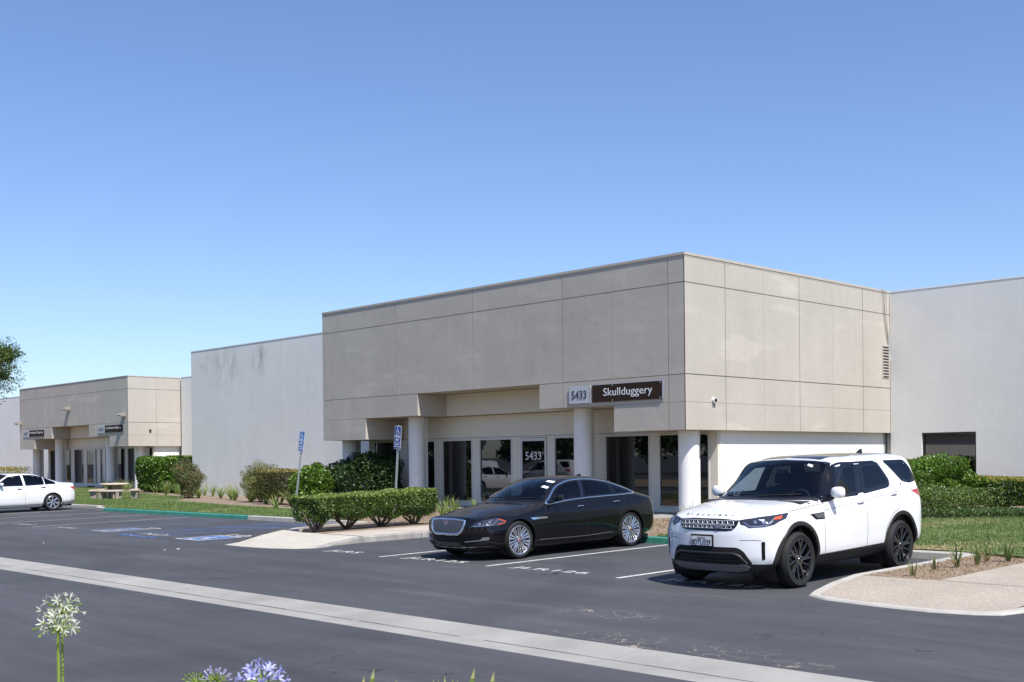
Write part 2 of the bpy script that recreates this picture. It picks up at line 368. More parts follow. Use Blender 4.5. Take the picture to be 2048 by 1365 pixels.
# ---------------------------------------------------------------- ground and paving
KH = .13
def sheet(name, pl, hf, m, grid=1.0, kind='structure', skirt=0.0, parent=None):
    """flat polygon turned into a triangulated sheet that follows the height function"""
    xs = [p[0] for p in pl]; ys = [p[1] for p in pl]; pts = []; k = len(pl)
    for i in range(k):
        a, b_ = Vector(pl[i]), Vector(pl[(i+1) % k]); n = max(1, int((b_-a).length/grid)) if (b_-a).length < 60 else 1
        pts += [a+(b_-a)*j/n for j in range(n)]
    nb = len(pts); inner = []
    if (max(xs)-min(xs))*(max(ys)-min(ys))/grid**2 < 6000:
        for x in np.arange(min(xs)+grid/2, max(xs), grid):
            for y in np.arange(min(ys)+grid/2, max(ys), grid):
                inner.append(Vector((float(x), float(y))))
    vs, es, fs, *_ = delaunay_2d_cdt(pts+inner, [], [list(range(nb))], 1, 1e-5)
    V = [(p.x, p.y, hf(p.x, p.y)) for p in vs]; Fs = [tuple(f) for f in fs]
    if skirt:
        n = len(V); bot = [(V[i][0], V[i][1], V[i][2]-skirt) for i in range(nb)]; V += bot
        for i in range(nb): j = (i+1) % nb; Fs.append((i, n+i, n+j, j))
    me = bpy.data.meshes.new(name); me.from_pydata(V, [], Fs); me.update()
    o = link(name, me, m, parent); return tag(o, kind=kind) if kind else o
def rows(name, ys, m, x0=-700, x1=500):
    b = MB()
    for a, c in zip(ys[:-1], ys[1:]): b.poly([(x0, a, zg(a+1e-6)), (x1, a, zg(a+1e-6)), (x1, c, zg(c-1e-6)), (x0, c, zg(c-1e-6))])
    return tag(b.build(name, m), kind='structure')
rows('asphalt', [-900, 8.03], 'asphalt')
rows('asphalt', [9.0, 18.85, 28, 1500], 'asphalt')
GUT = thing('drain_gutter', None, None, (-8, 8.5, -.1)); tag(GUT, kind='structure')
zs, zn = zg(8.03), zg(9.0)
b = MB(); b.poly([(-300, 8.0, -.175), (200, 8.0, -.175), (200, 9.05, -.175), (-300, 9.05, -.175)]); b.build('joint_bed', 'seam_dark', GUT)
gx = [-300, -60, -48, -42, -36.6, -31.0, -26.0, -21.2, -16.6, -11.75, -7.35, -2.9, 1.6, 6, 30, 200]
for x0, x1 in zip(gx[:-1], gx[1:]):
    b = MB(); A = [(8.03, zs), (8.44, -.128), (8.475, -.136), (8.51, -.128), (9.0, zn)]; e = .006
    for (ya, za), (yb, zb) in zip(A[:-1], A[1:]): b.poly([(x0+e, ya, za), (x1-e, ya, za), (x1-e, yb, zb), (x0+e, yb, zb)])
    for x in (x0+e, x1-e): b.poly([(x, y, z) for y, z in A]+[(x, 9.0, -.2), (x, 8.03, -.2)])
    b.build('gutter_slab', 'concrete', GUT)
b = MB(); rr = random.Random(3)
x = -60.
while x < 8:   # thin uneven dirt line that water leaves along the invert
    L = rr.uniform(.25, .9); w = rr.uniform(.010, .022); y = 8.475+rr.uniform(-.006, .006)
    b.poly([(x, y-w, -.1345+w*.2), (x+L, y-w, -.1345+w*.2), (x+L, y+w, -.1345+w*.2), (x, y+w, -.1345+w*.2)]); x += L-.002 if rr.random() < .93 else L+rr.uniform(.1, .8)
b.build('dirt_line', 'seam_dark', GUT)
# planting ground beyond the kerbs, then paving, lawn and beds upon it
def up(d): return lambda x, y: zg(y)+d
sheet('planting_ground', [(-300, 20.0), (-43.7, 20.0), (-41.2, 18.95), (-24.95, 18.95), (-24.85, 16.75), (-23.35, 15.66), (-22.33, 15.66), (-22.33, 18.95), (-8.3, 18.95), (-8.3, 15.0), (-7.15, 15.0), (-7.15, 19.0), (60, 19.0), (60, 44.9), (60, 120), (-300, 120), (-300, 44.9)], up(.112), 'soil', grid=3.1)
def kerb(pts, m, h0=KH, h1=KH, w=.16, parent=None):
    """pts run with the paving on the left: the kerb's road face follows the line"""
    b = MB(); n = len(pts); P = [Vector(p) for p in pts]; L = [0]
    for i in range(1, n): L.append(L[-1]+(P[i]-P[i-1]).length)
    prof = []
    for i, p in enumerate(P):
        d = (P[min(i+1, n-1)]-P[max(i-1, 0)]).normalized(); nn = Vector((-d.y, d.x)); h = h0+(h1-h0)*L[i]/max(L[-1], .01)
        o = []
        for off, z in ((-.015, -.03), (.0, h-.02), (.02, h), (w, h), (w, -.03)):
            q = p+nn*off; o.append((q.x, q.y, zg(p.y)+z))
        prof.append(o)
    for i in range(n-1):
        for j in range(4): b.poly([prof[i][j], prof[i+1][j], prof[i+1][j+1], prof[i][j+1]])
    b.poly(prof[0][::-1]); b.poly(prof[-1])
    o = b.build('kerb', m, parent)
    return o if parent else tag(o, kind='structure')
def cut(a, b_, step, gap=.008):
    a, b_ = Vector(a), Vector(b_); n = max(1, round((b_-a).length/step)); d = (b_-a)/n; u = d.normalized()*gap
    return [[a+d*i+u, a+d*(i+1)-u] for i in range(n)]
for s_ in cut((-130, 19.95), (-43.7, 19.95), 6): kerb(s_, 'kerb_concrete')
kerb([(-43.7, 19.95), (-42.4, 19.2), (-41.05, 18.85)], 'kerb_concrete')
for s_ in cut((-41.05, 18.85), (-31.0, 18.85), 3.3): kerb(s_, 'green_paint')
for s_ in cut((-31.0, 18.85), (-25.1, 18.85), 3): kerb(s_, 'kerb_concrete')
kerb([(-25.1, 18.85), (-25.08, 17.2), (-24.9, 16.4)], 'kerb_concrete', .13, .12)
kerb([(-24.9, 16.4), (-24.2, 15.1), (-23.0, 13.6)], 'ramp_concrete', .11, .006)
kerb([(-20.35, 14.1), (-20.62, 14.7), (-20.72, 15.5)], 'kerb_dirty', .004, .12)
for s_ in cut((-20.72, 15.5), (-20.62, 18.85), 1.7): kerb(s_, 'kerb_dirty')
for s_ in cut((-20.62, 18.85), (-17.7, 18.85), 3): kerb(s_, 'kerb_concrete')
for s_ in cut((-17.7, 18.85), (-11.6, 18.85), 3.05): kerb(s_, 'green_paint')
for s_ in cut((-11.6, 18.85), (-8.45, 18.85), 1.6): kerb(s_, 'kerb_concrete')
for s_ in cut((-8.45, 18.85), (-8.45, 15.1), 1.9): kerb(s_, 'kerb_concrete')
kerb([(-8.45, 15.1), (-8.42, 14.4), (-8.3, 13.75), (-8.22, 13.5)], 'kerb_concrete', .13, .02)
kerb([(-8.22, 13.5), (-7.83, 13.25), (-7.11, 13.1), (-6.34, 13.02), (-5.83, 13.12), (-5.56, 13.27), (-5.44, 13.65)], 'kerb_concrete', .02, .03)
kerb([(-5.44, 13.65), (-5.3, 14.6), (-5.1, 17), (-5.0, 24)], 'kerb_concrete', .03, .13)
def sm(t): t = max(0, min(1, t)); return t*t*(3-2*t)
def hpad(x, y): return zg(y)+.012+.118*sm((y-13.2)/2.0)
PAD = [(-8.12, 13.62), (-7.8, 13.38), (-7.1, 13.24), (-6.34, 13.17), (-5.87, 13.26), (-5.68, 13.4), (-5.58, 13.75), (-5.45, 14.7), (-5.28, 17), (-5.2, 24), (-7.16, 24), (-7.16, 15.06), (-8.25, 15.02), (-8.24, 14.3)]
sheet('pavement', PAD, hpad, 'aggregate', .3)
b = MB(); 
for a, c in (((-7.16, 15.06), (-5.45, 15.02)),):
    a, c = Vector(a), Vector(c); k = 8
    for i in range(k):
        p, q = a+(c-a)*i/k, a+(c-a)*(i+1)/k; b.poly([(p.x, p.y-.008, hpad(*p)+.004), (q.x, q.y-.008, hpad(*q)+.004), (q.x, q.y+.008, hpad(*q)+.004), (p.x, p.y+.008, hpad(*p)+.004)])
tag(b.build('pavement_joint', 'seam_dark'), kind='structure')
def hramp(x, y):
    return zg(y)+.008+.122*sm((y-14.0)/1.9)*sm(.25+(y-13.6)/1.6)
sheet('kerb_ramp', [(-22.95, 13.36), (-22.2, 13.32), (-21.2, 13.42), (-20.6, 13.68), (-20.38, 14.05), (-20.78, 14.8), (-20.88, 15.62), (-23.3, 15.62), (-24.62, 16.38), (-24.08, 15.2), (-23.5, 14.3)], hramp, 'ramp_concrete', .3, skirt=.03)
for y0, y1 in ((15.64, 17.1), (17.12, 18.9), (18.92, 20.9), (20.92, 23), (23.02, 25.1), (25.12, 27.2), (27.22, 29.19)):
    sheet('walk_slab', [(-22.3 if y0 < 16 else -22.35, y0), (-20.86, y0), (-20.86 if y0 < 18 else -20.7, y1), (-22.35, y1)], lambda x, y: zg(y)+.132, 'walk_concrete' if y0 < 20 else 'concrete', 1.2, skirt=.03)
sheet('entrance_slab', [(-38.9, 27.4), (-22.37, 27.4), (-22.37, 29.19), (-38.9, 29.19)], up(.136), 'concrete', 2, skirt=.03)
# lawns
LAWN_L = [(-75, 20.2), (-43.6, 20.2), (-41.3, 19.03), (-26.6, 19.03)]+[down(*p) for p in ((-26.9, 20.1), (-28.5, 20.8), (-31.2, 21.2), (-35, 21.5), (-40, 22.2), (-43.4, 22.9), (-45.5, 24.6), (-48.5, 25.4), (-56, 27.0), (-66, 29.6))]+[(-80, 34)]
LAWN_R = [(-15.2, 19.03), (-8.6, 19.03), (-7.2, 18.6), (-3, 18.6), (6, 19), (6, 45), (-8, 37), (-12.8, 32.0), (-14.7, 29.7), (-17, 26.5)]
sheet('lawn', LAWN_L, up(.15), 'lawn_base', 2, skirt=.05); sheet('lawn', LAWN_R, up(.15), 'lawn_base', 2, skirt=.05)
sheet('dry_turf', [(-10.6, 19.03), (-8.9, 19.03), (-8.85, 19.8), (-9.6, 20.1), (-10.7, 19.7)], up(.156), 'dry_grass', .5)
sheet('paving_strip', [down(*p) for p in ((-44.2, 22.6), (-43.1, 22.75), (-43.0, 23.0), (-44.2, 22.9))], up(.17), 'kerb_concrete', 1, skirt=.03)
# planter where the photographer stands
sheet('planter_bed', [(-60, -7), (8, -7), (8, 2.35), (-60, 2.35)], lambda x, y: -.08+.30*sm((2.35-y)/1.2), 'soil', 1.2)
for s_ in cut((8, 2.55), (-60, 2.55), 6): kerb([Vector(p) for p in s_], 'kerb_concrete')

# painted markings: sheets 4 mm above the asphalt
def strip(a, c, w, m, name='painted_line', dz=.004):
    a, c = Vector(a), Vector(c); d = (c-a).normalized(); n = Vector((-d.y, d.x))*w/2; b = MB()
    b.poly([(q.x, q.y, zg(q.y)+dz) for q in (a-n, c-n, c+n, a+n)]); return tag(b.build(name, m), kind='structure')
for x, y0, y1, m in ((-17.63, 13.6, 18.7, 0), (-14.63, 13.62, 18.7, 0), (-11.6, 13.55, 18.7, 0)): strip((x, y0), (x, y1), .10, 'road_white')
for x, y0 in ((-34.2, 13.55), (-37.1, 13.5), (-40.1, 13.5), (-43.1, 13.5)): strip((x, y0), (x, 18.6), .10, 'road_white_worn')
for x, y0, y1 in ((-31.2, 13.7, 18.7), (-28.55, 13.5, 18.7), (-26.95, 13.5, 18.7)): strip((x, y0), (x, y1), .10, 'road_blue' if x > -30 else 'road_blue_worn')
for y in (14.2, 15.3, 16.4, 17.5): strip((-28.5, y), (-27.0, y+.95), .10, 'road_blue' if y > 15 else 'road_blue_worn')
def road_text(s, x0, x1, y0, y1, m):
    z = zg(y0)+.003
    return tag(text_obj(s, 'stall_lettering', (x0, y0, z), (1, 0, 0), (0, 1, SLOPE), x1-x0, y1-y0, m, depth=.003), kind='structure')
road_text('JLR126', -14.1, -12.4, 13.6, 13.9, 'road_white'); road_text('JLR125', -17.05, -15.4, 13.62, 13.94, 'road_white')
road_text('JLR5', -19.65, -18.65, 13.68, 14.02, 'road_white')
road_text('JLR127', -10.9, -9.2, 13.7, 14.0, 'road_white')
road_text('JLR8', -33.3, -32.2, 13.75, 14.05, 'road_white_worn'); road_text('JLR7', -36.1, -35.0, 13.7, 14.02, 'road_white_worn')
road_text('NO', -28.15, -27.05, 13.9, 14.25, 'road_white_worn')
strip((-28.6, 13.55), (-26.7, 13.55), .12, 'road_blue')
def chair_symbol(S=1.0):
    """wheelchair user seen from the side: 2D polygons in a unit box"""
    P = []
    def disc(cx, cy, r_, n=14): P.append([(cx+r_*math.cos(2*math.pi*i/n), cy+r_*math.sin(2*math.pi*i/n)) for i in range(n)])
    def bar(a, c, w):
        a, c = Vector(a), Vector(c); d = (c-a).normalized(); n = Vector((-d.y, d.x))*w/2; P.append([tuple(q) for q in (a-n, c-n, c+n, a+n)])
    disc(.40, .93, .075); bar((.40, .84), (.42, .45), .10); bar((.42, .66), (.66, .66), .07); bar((.40, .45), (.70, .45), .10)
    bar((.70, .48), (.84, .12), .09); bar((.80, .12), (.95, .17), .08)
    n = 22
    for i in range(n):
        a0, a1 = R(112+(395-112)*i/n), R(112+(395-112)*(i+1)/n)
        P.append([(.40+.31*math.cos(a), .31+.31*math.sin(a)) for a in (a0, a1)]+[(.40+.23*math.cos(a), .31+.23*math.sin(a)) for a in (a1, a0)])
    return P
def isa_road(x, y, w, worn):
    b = MB(); T = lambda px, py, dz: (x+px*w, y+py*w*1.05, zg(y+py*w*1.05)+dz)
    b.poly([T(*p, .004) for p in ((0, 0), (1, 0), (1, 1), (0, 1))])
    o = tag(b.build('stall_symbol', 'road_blue_worn' if worn else 'road_blue'), kind='structure')
    c = MB()
    for (a, d, e, f) in ((0, 0, 1, .06), (0, .94, 1, 1), (0, .06, .06, .94), (.94, .06, 1, .94)): c.poly([T(*p, .008) for p in ((a, d), (e, d), (e, f), (a, f))])
    for P in chair_symbol(): c.poly([T(.15+.7*px, .10+.78*py, .0085) for px, py in P])
    c.build('symbol_paint', 'road_white_worn' if worn else 'road_white', o)
isa_road(-25.75, 13.62, 1.15, False); isa_road(-30.75, 13.75, 1.15, True)
road_text('10', -25.6, -24.75, 14.9, 15.25, 'road_white'); road_text('9', -30.3, -29.6, 15.05, 15.35, 'road_white_worn')

# ---------------------------------------------------------------- buildings
def pan(parent, x0, x1, z0, z1, y, g, m='tan_stucco', name='wall_panel'):
    """facade panel facing -Y, edges drawn back by g=(left, right, bottom, top)"""
    b = MB(); b.box(x0+g[0], x1-g[1], y, y+.03, z0+g[2], z1-g[3]); return b.build(name, m, parent)
def panx(parent, y0, y1, z0, z1, x, g, m='tan_stucco', name='wall_panel'):
    b = MB(); b.box(x-.03, x, y0+g[0], y1-g[1], z0+g[2], z1-g[3]); return b.build(name, m, parent)
def opening(parent, x0, x1, z0, z1, y, kind='window', fr=.05, mat_f='frame_paint'):
    b = MB()
    for a in ((x0, x0+fr, z0, z1), (x1-fr, x1, z0, z1), (x0+fr, x1-fr, z0, z0+fr), (x0+fr, x1-fr, z1-fr, z1)): b.box(a[0], a[1], y-.02, y+.07, a[2], a[3])
    f = b.build(kind, mat_f, parent)
    p = MB(); p.box(x0+fr, x1-fr, y+.03, y+.045, z0+fr, z1-fr); p.build('pane', 'window_glass', f); return f
def tan_block(label, X0, Y0, depth, zb, z3, z2, z1, zt, zc, sx, colsx, coly, wins, yg, door, sidej, floor):
    bld = thing('office_building', label, 'office building', (X0, Y0, floor))
    cx = [X0+c*sx for c in (0, .545, 2.724, 4.773, 6.913, 9.081, 11.239, 13.403, 15.545, 17.714, 18.337)]
    XE = cx[-1]; nA, nB, mB, mA = [X0+c*sx for c in (2.84, 6.02, 12.34, 15.57)]; Yb = Y0+.03; YE = Y0+depth
    MJ, MN = .014, .004
    def edges(i): return (MJ if i in (1, 3, 5, 7, 9) else MN) if 0 < i < 10 else 0
    def rowp(za, zb_, xa, xb, gb, gt):
        for i in range(10):
            a, c = max(cx[i], xa), min(cx[i+1], xb)
            if c-a < .02: continue
            pan(bld, a, c, za, zb_, Y0, (edges(i) if a == cx[i] else 0, edges(i+1) if c == cx[i+1] else 0, gb, gt))
    rowp(z1, zt, cx[0], XE-.001, MJ, 0); rowp(z2, z1, cx[0], XE-.001, MJ if False else .004, MJ)
    rowp(z3, z2, cx[0], nB, MN, MJ); rowp(z3, z2, mB, XE-.001, MN, MJ); rowp(zb, z3, cx[0], nA, 0, MN); rowp(zb, z3, mA, XE-.001, 0, MN)
    b = MB(); t = .004; xr = XE-.03
    b.box(cx[0]+.02, xr, Yb, YE, z2+t, zt)
    b.box(cx[0]+.02, nB, Yb, YE, z3+t, z2-t); b.box(mB, xr, Yb, YE, z3+t, z2-t)
    b.box(cx[0]+.02, nA, Yb, YE, zb+t, z3-t); b.box(mA, xr, Yb, YE, zb+t, z3-t)
    b.build('wall', 'tan_stucco', bld)
    yf = Y0+1.42
    b = MB(); b.box(nB+.003, mB-.003, yf, YE-.01, z3+.01, z2-.01); b.box(nA+.003, mA-.003, yg, YE-.01, zb+.012, z3-.01)
    # glass wall: posts, header and plinth between the openings
    hd, sl_ = zb-.055, floor+.16; xs = sorted([(a, c) for a, c in wins]+([door] if door else []))
    xl = wins[0][0]-.35; prev = xl
    for a, c in xs: b.box(prev, a, yg+.005, yg+.16, floor-.1, zb); prev = c
    b.box(prev, XE-.265, yg+.005, yg+.16, floor-.1, zb)
    for a, c in xs:
        b.box(a, c, yg+.005, yg+.16, hd, zb)
        if (a, c) != door: b.box(a, c, yg+.005, yg+.16, floor-.1, sl_)
    b.build('cream_wall', 'cream_stucco', bld)
    b = MB(); b.box(XE-.6, XE-.265, yg+.161, YE-.02, floor-.3, zb+.002); b.build('side_wall', 'low_wall', bld)   # recessed under the overhang
    b = MB(); b.box(xl+.01, XE-.62, yg+1.2, yg+1.25, floor, zb-.1); b.build('interior_wall', 'black_matte', bld)
    for a, c in wins: opening(bld, a, c, sl_, hd, yg)
    for cxx, cz in colsx:
        b = MB(); b.lathe([(.315, floor-.2), (.315, cz)], (cxx, coly, 0), 28); b.build('column', 'cream_stucco' if False else 'white_trim', bld, smooth=True)
        b = MB(); b.box(cxx-.28, cxx+.04, coly+.30, coly+.52, floor-.1, cz-.003); b.build('pilaster', 'white_trim', bld)
    # side elevation
    sy = [Y0]+[Y0+j for j, _ in sidej]+[YE]; mj = [0]+[MJ if k else MN for _, k in sidej]+[0]
    for (za, zz, gb, gt) in ((zb, z3, 0, MN), (z3, z2, MN, MJ), (z2, z1, MJ, MJ), (z1, zt, MJ, 0)):
        for i in range(len(sy)-1): panx(bld, sy[i]+(0.0 if i else 0), sy[i+1], za, zz, XE, (mj[i], mj[i+1], gb, gt))
    b = MB(); b.box(cx[0]-.012, XE+.022, Y0-.022, YE+.02, zt+.035, zc); b.box(cx[0]+.0, XE+.006, Y0-.006, YE, zt-.012, zt+.035)
    b.build('parapet_cap', 'cap_metal', bld)
    return bld, XE
MAIN_W = [(-38.14, -36.39), (-35.97, -34.23), (-33.83, -32.08), (-31.70, -29.94), (-27.83, -25.98), (-25.48, -23.55), (-23.19, -21.20)]
main, XE = tan_block('tan panelled office block with stepped overhang, behind the black sedan and white SUV', -38.97, 27.264, 12.369, 2.635, 3.46, 4.28, 6.985, 7.75, 7.86, 1.0,
    [(-38.40, 2.63), (-34.12, 3.455), (-25.52, 3.455), (-21.22, 2.63)], 28.17, MAIN_W, 29.2, (-29.53, -28.18),
    [(2.03, 1), (4.12, 0), (6.22, 1), (8.31, 0), (10.4, 1)], .06)
def door(bld, x0, x1, z0, z1, y, num=None):
    b = MB(); fr = .11
    for a in ((x0+.03, x0+fr, z0, z1), (x1-fr, x1-.03, z0, z1), (x0+fr, x1-fr, z0, z0+.2), (x0+fr, x1-fr, z1-fr, z1)): b.box(a[0], a[1], y-.03, y+.03, a[2], a[3])
    d = b.build('door', 'frame_paint', bld)
    p = MB(); p.box(x0+fr, x1-fr, y-.005, y+.01, z0+.2, z1-fr); p.build('pane', 'window_glass', d)
    h_ = MB(); h_.tube([(x1-fr-.03, y-.08, z0+.9), (x1-fr-.03, y-.08, z0+1.5)], .014); h_.build('handle', 'dark_frame', d)
    if num: text_obj(num, 'door_number', (x0+.27, y-.012, 2.565-.78), (1, 0, 0), (0, 0, 1), x1-x0-.56, .28, 'sign_white', d, depth=.004)
    return d
door(main, -29.53, -28.18, .07, 2.565, 29.215, '5433')
# louvre near the inner corner
b = MB(); b.box(XE+.002, XE+.02, 39.06, 39.56, 4.63, 5.86); v = b.build('vent', 'tan_stucco', main)
for i in range(11):
    b = MB(); z = 4.66+i*.108; b.box(XE+.012, XE+.026, 39.1, 39.5, z, z+.055); b.build('slot', 'black_matte', v)
b = MB(); b.lathe([(.0, .001), (.065, .001)], (0, 0, 0), 16); 
pipe = MB(); pipe.tube([(XE-.02, 28.64, 3.53), (XE+.09, 28.64, 3.53)], .085, seg=16); o_ = pipe.build('overflow_pipe', 'white_trim', main, smooth=True)
pipe = MB(); pipe.tube([(XE+.08, 28.64, 3.53), (XE+.094, 28.64, 3.53)], .066, seg=16); pipe.build('pipe_mouth', 'black_matte', o_)
CAB = thing('roof_cable', 'thin loose cables hanging from the roof edge to the vent at the inner corner', 'cable', (XE+.03, 39.3, 7.85))
for k, (ya, yb, zb_) in enumerate(((39.05, 39.5, 5.7), (39.15, 39.52, 5.9), (39.4, 39.6, 5.3))):
    pts = [(XE-.1, ya, 7.87), (XE+.04, ya, 7.86)]+[(XE+.035+.02*math.sin(t*5+k), ya+(yb-ya)*t**1.5+.03*math.sin(t*9+k), 7.8+(zb_-7.8)*t) for t in np.linspace(0, 1, 9)]
    b = MB(); b.tube(pts, .010, seg=5); b.build('cable', 'cable_grey' if k < 2 else 'sign_white', CAB)
LBW = [(-90.75, -89.1), (-88.4, -86.8), (-86.25, -84.5), (-82.6, -82.25), (-81.75, -81.3), (-80.9, -79.75), (-79.2, -77.72), (-77.34, -75.6), (-75.2, -73.6)]
lb, XL = tan_block('smaller tan office block in the far left background behind the picnic table', -91.72, 35.44, 3.85, 2.945, 3.69, 4.55, 6.80, 7.60, 7.69, 1.0095,
    [(-91.6, 2.94), (-87.31, 3.685), (-78.55, 3.685), (-74.2, 2.94)], 36.7, LBW, 37.38, (-84.1, -82.75), [(2.05, 1)], .12)
door(lb, -84.1, -82.75, .13, 2.88, 37.40)
pipe = MB(); pipe.tube([(XL-.02, 37.01, 4.0), (XL+.08, 37.01, 4.0)], .08, seg=12); pipe.build('overflow_pipe', 'black_matte', lb, smooth=True)

def warehouse(label, poly, zt, panels, m):
    w = thing('warehouse', label, 'warehouse', (poly[0][0], poly[0][1], .2))
    b = MB(); b.prism(poly, -.3, zt-.12); b.build('roof_slab', 'roofing', w)
    for x0, x1, y in panels:
        b = MB(); b.box(x0+.018, x1-.018, y-.14, y-.002, -.3, zt); b.build('wall_panel', m, w)
        b = MB(); b.box(x0+.018, x1-.018, y-.155, y+.1, zt+.002, zt+.045); b.build('coping', 'coping_white', w)
    return w
YW = 31.48
wh = warehouse('white tilt-up warehouse wall rising left of the tan office block', [(-57.13, YW), (-38.0, YW), (-38.0, 39.66), (-20.9, 39.66), (-20.9, 95), (-57.13, 95)], 7.82, [(-57.15, -47.945, YW), (-47.955, -38.955, YW)], 'white_stucco')
b = MB(); b.box(-57.16, -57.13, YW-.14, 95, -.3, 7.865); b.build('end_wall', 'white_stucco', wh)
wr = thing('warehouse', 'white warehouse wall with one dark window at the right edge', 'warehouse', (-20.6, 39.633, .2))
b = MB(); b.prism([(-20.85, 39.78), (40, 39.78), (40, 95), (-20.85, 95)], -.3, 7.7); b.build('roof_slab', 'roofing', wr)
b = MB(); yw = 39.633; wx0, wx1, wz0, wz1 = -19.43, -17.44, .48, 2.61
b.box(-20.62, wx0, yw, yw+.145, -.3, 7.80); b.box(wx1, -8.02, yw, yw+.145, -.3, 7.80); b.box(wx0, wx1, yw, yw+.145, wz1, 7.80); b.box(wx0, wx1, yw, yw+.145, -.3, wz0)
b.build('wall_panel', 'white_stucco', wr); b = MB(); b.box(-7.98, 5, yw, yw+.145, -.3, 7.80); b.build('wall_panel', 'white_stucco', wr)
b = MB(); b.box(-20.62, 5, yw-.012, yw+.3, 7.802, 7.845); b.build('coping', 'coping_white', wr)
f_ = opening(wr, wx0+.004, wx1-.004, wz0+.004, wz1-.004, yw+.09, fr=.06, mat_f='dark_frame')
b = MB(); b.box(wx0+.07, wx1-.07, yw+.085, yw+.115, 1.16, 1.20); b.build('transom', 'lamp_bronze', f_)
b = MB(); b.box(wx0, wx1, yw-.03, yw+.08, wz0-.05, wz0+.002); b.build('sill', 'white_trim', wr)
wl = warehouse('white warehouse wall behind and left of the far tan office block', [(-150, 39.45), (-57.3, 39.45), (-57.3, 110), (-150, 110)], 7.68, [(-150, -128, 39.45), (-128, -113, 39.45), (-113, -99, 39.45), (-99, -91.8, 39.45), (-73.16, -66, 39.45), (-66, -57.3, 39.45)], 'white_stucco_far')
b = MB(); b.box(-45.6, -44.0, 34.0, 35.2, 7.6, 8.12); tag(b.build('roof_unit', 'galvanized', bevel=.03), 'low grey metal unit peeking over the white wall beside the tan roof', 'roof unit')

# wall signs: address plate and name board, each on stand-off bolts
def wall_sign(label, X, y, z0, z1, num, name, tx):
    """X = plate left, plate right, board left, board right"""
    s = thing('wall_sign', label, 'sign', ((X[0]+X[3])/2, y, z0), group='name signs on the tan facades')
    b = MB(); b.box(X[0], X[1], y-.036, y-.026, z0+.01, z1); pl = b.build('number_plate', 'sign_silver', s, bevel=.004)
    w = X[1]-X[0]; text_obj(num, 'number', (X[0]+w*.13, y-.040, z0+(z1-z0)*.27), (1, 0, 0), (0, 0, 1), w*.74, (z1-z0)*.47, 'letter_dark', pl, depth=.008)
    b = MB(); b.box(X[1]+.02, X[1]+.035, y-.042, y-.02, z0, z1); b.box(X[1]+.055, X[1]+.07, y-.042, y-.02, z0, z1); b.build('divider', 'sign_silver', s)
    b = MB(); b.box(X[2], X[3]+.07, y-.022, y-.016, z0+.02, z1+.01); b.build('back_plate', 'sign_silver', s)
    b = MB(); b.box(X[2], X[3], y-.038, y-.026, z0+.02, z1-.01); bd = b.build('name_board', 'sign_brown', s, bevel=.003)
    text_obj(name, 'lettering', (X[2]+(X[3]-X[2])*tx[0], y-.042, z0+(z1-z0)*tx[2]), (1, 0, 0), (0, 0, 1), (X[3]-X[2])*(tx[1]-tx[0]), (z1-z0)*(tx[3]-tx[2]), 'sign_white', bd, depth=.004)
    for bx, bz in ((X[0]+.04, z0+.05), (X[0]+.04, z1-.05), (X[2]+.82*(X[3]-X[2])/2.7, z0+.06), (X[2]+.82*(X[3]-X[2])/2.7, z1-.05), (X[3]-.06, z0+.06), (X[3]-.06, z1-.05)):
        b = MB(); b.tube([(bx, y-.05, bz), (bx, y-.002, bz)], .018, seg=10); b.build('bolt', 'bolt_metal', s, smooth=True)
    return s
wall_sign('brown Skullduggery name board with silver 5433 plate on the nearer tan block', (-25.26, -24.40, -24.27, -21.48), 27.262, 3.56, 4.13, '5433', 'Skullduggery', (.17, .87, .22, .78))
wall_sign('brown Top Network Solutions board with 5425 plate on the far tan block', (-77.72, -76.74, -76.66, -73.87), 35.438, 3.90, 4.43, '5425', 'Top Network Solutions', (.04, .9, .38, .78))
wall_sign('brown Amazing Magnets board with 5427 plate, leftmost sign on the far tan block', (-90.98, -89.9, -89.82, -86.98), 35.438, 3.89, 4.40, '5427', 'Amazing Magnets', (.04, .93, .38, .8))
for i, (x, z, lab) in enumerate(((-82.55, 5.72, 'small wall floodlight in the middle of the far tan facade'), (-73.75, 4.98, 'small wall floodlight at the sunlit corner of the far tan block'), (-91.55, 4.92, 'small wall floodlight at the left end of the far tan facade'))):
    w = thing('wall_light', lab, 'wall light', (x, 35.44, z), group='floodlights on the far tan block')
    b = MB(); b.poly([(x-.22, 35.435, z-.16), (x+.22, 35.435, z-.16), (x+.22, 35.435, z+.22), (x-.22, 35.435, z+.22)])
    b = MB(); pr_ = [(35.435, -.02), (35.20, -.04), (35.0, .05), (35.06, .16), (35.435, .24)]
    L_ = [(x-.22, y, z+q) for y, q in pr_]; R_ = [(x+.22, y, z+q) for y, q in pr_]
    b.poly(L_[::-1]); b.poly(R_)
    for k in range(5): j = (k+1) % 5; b.poly([L_[k], L_[j], R_[j], R_[k]])
    b.build('lamp_housing', 'cable_grey', w)
    b = MB(); b.box(x-.17, x+.17, 35.03, 35.16, z-.05, z-.0); b.build('lamp_glass', 'lamp_glass', w)

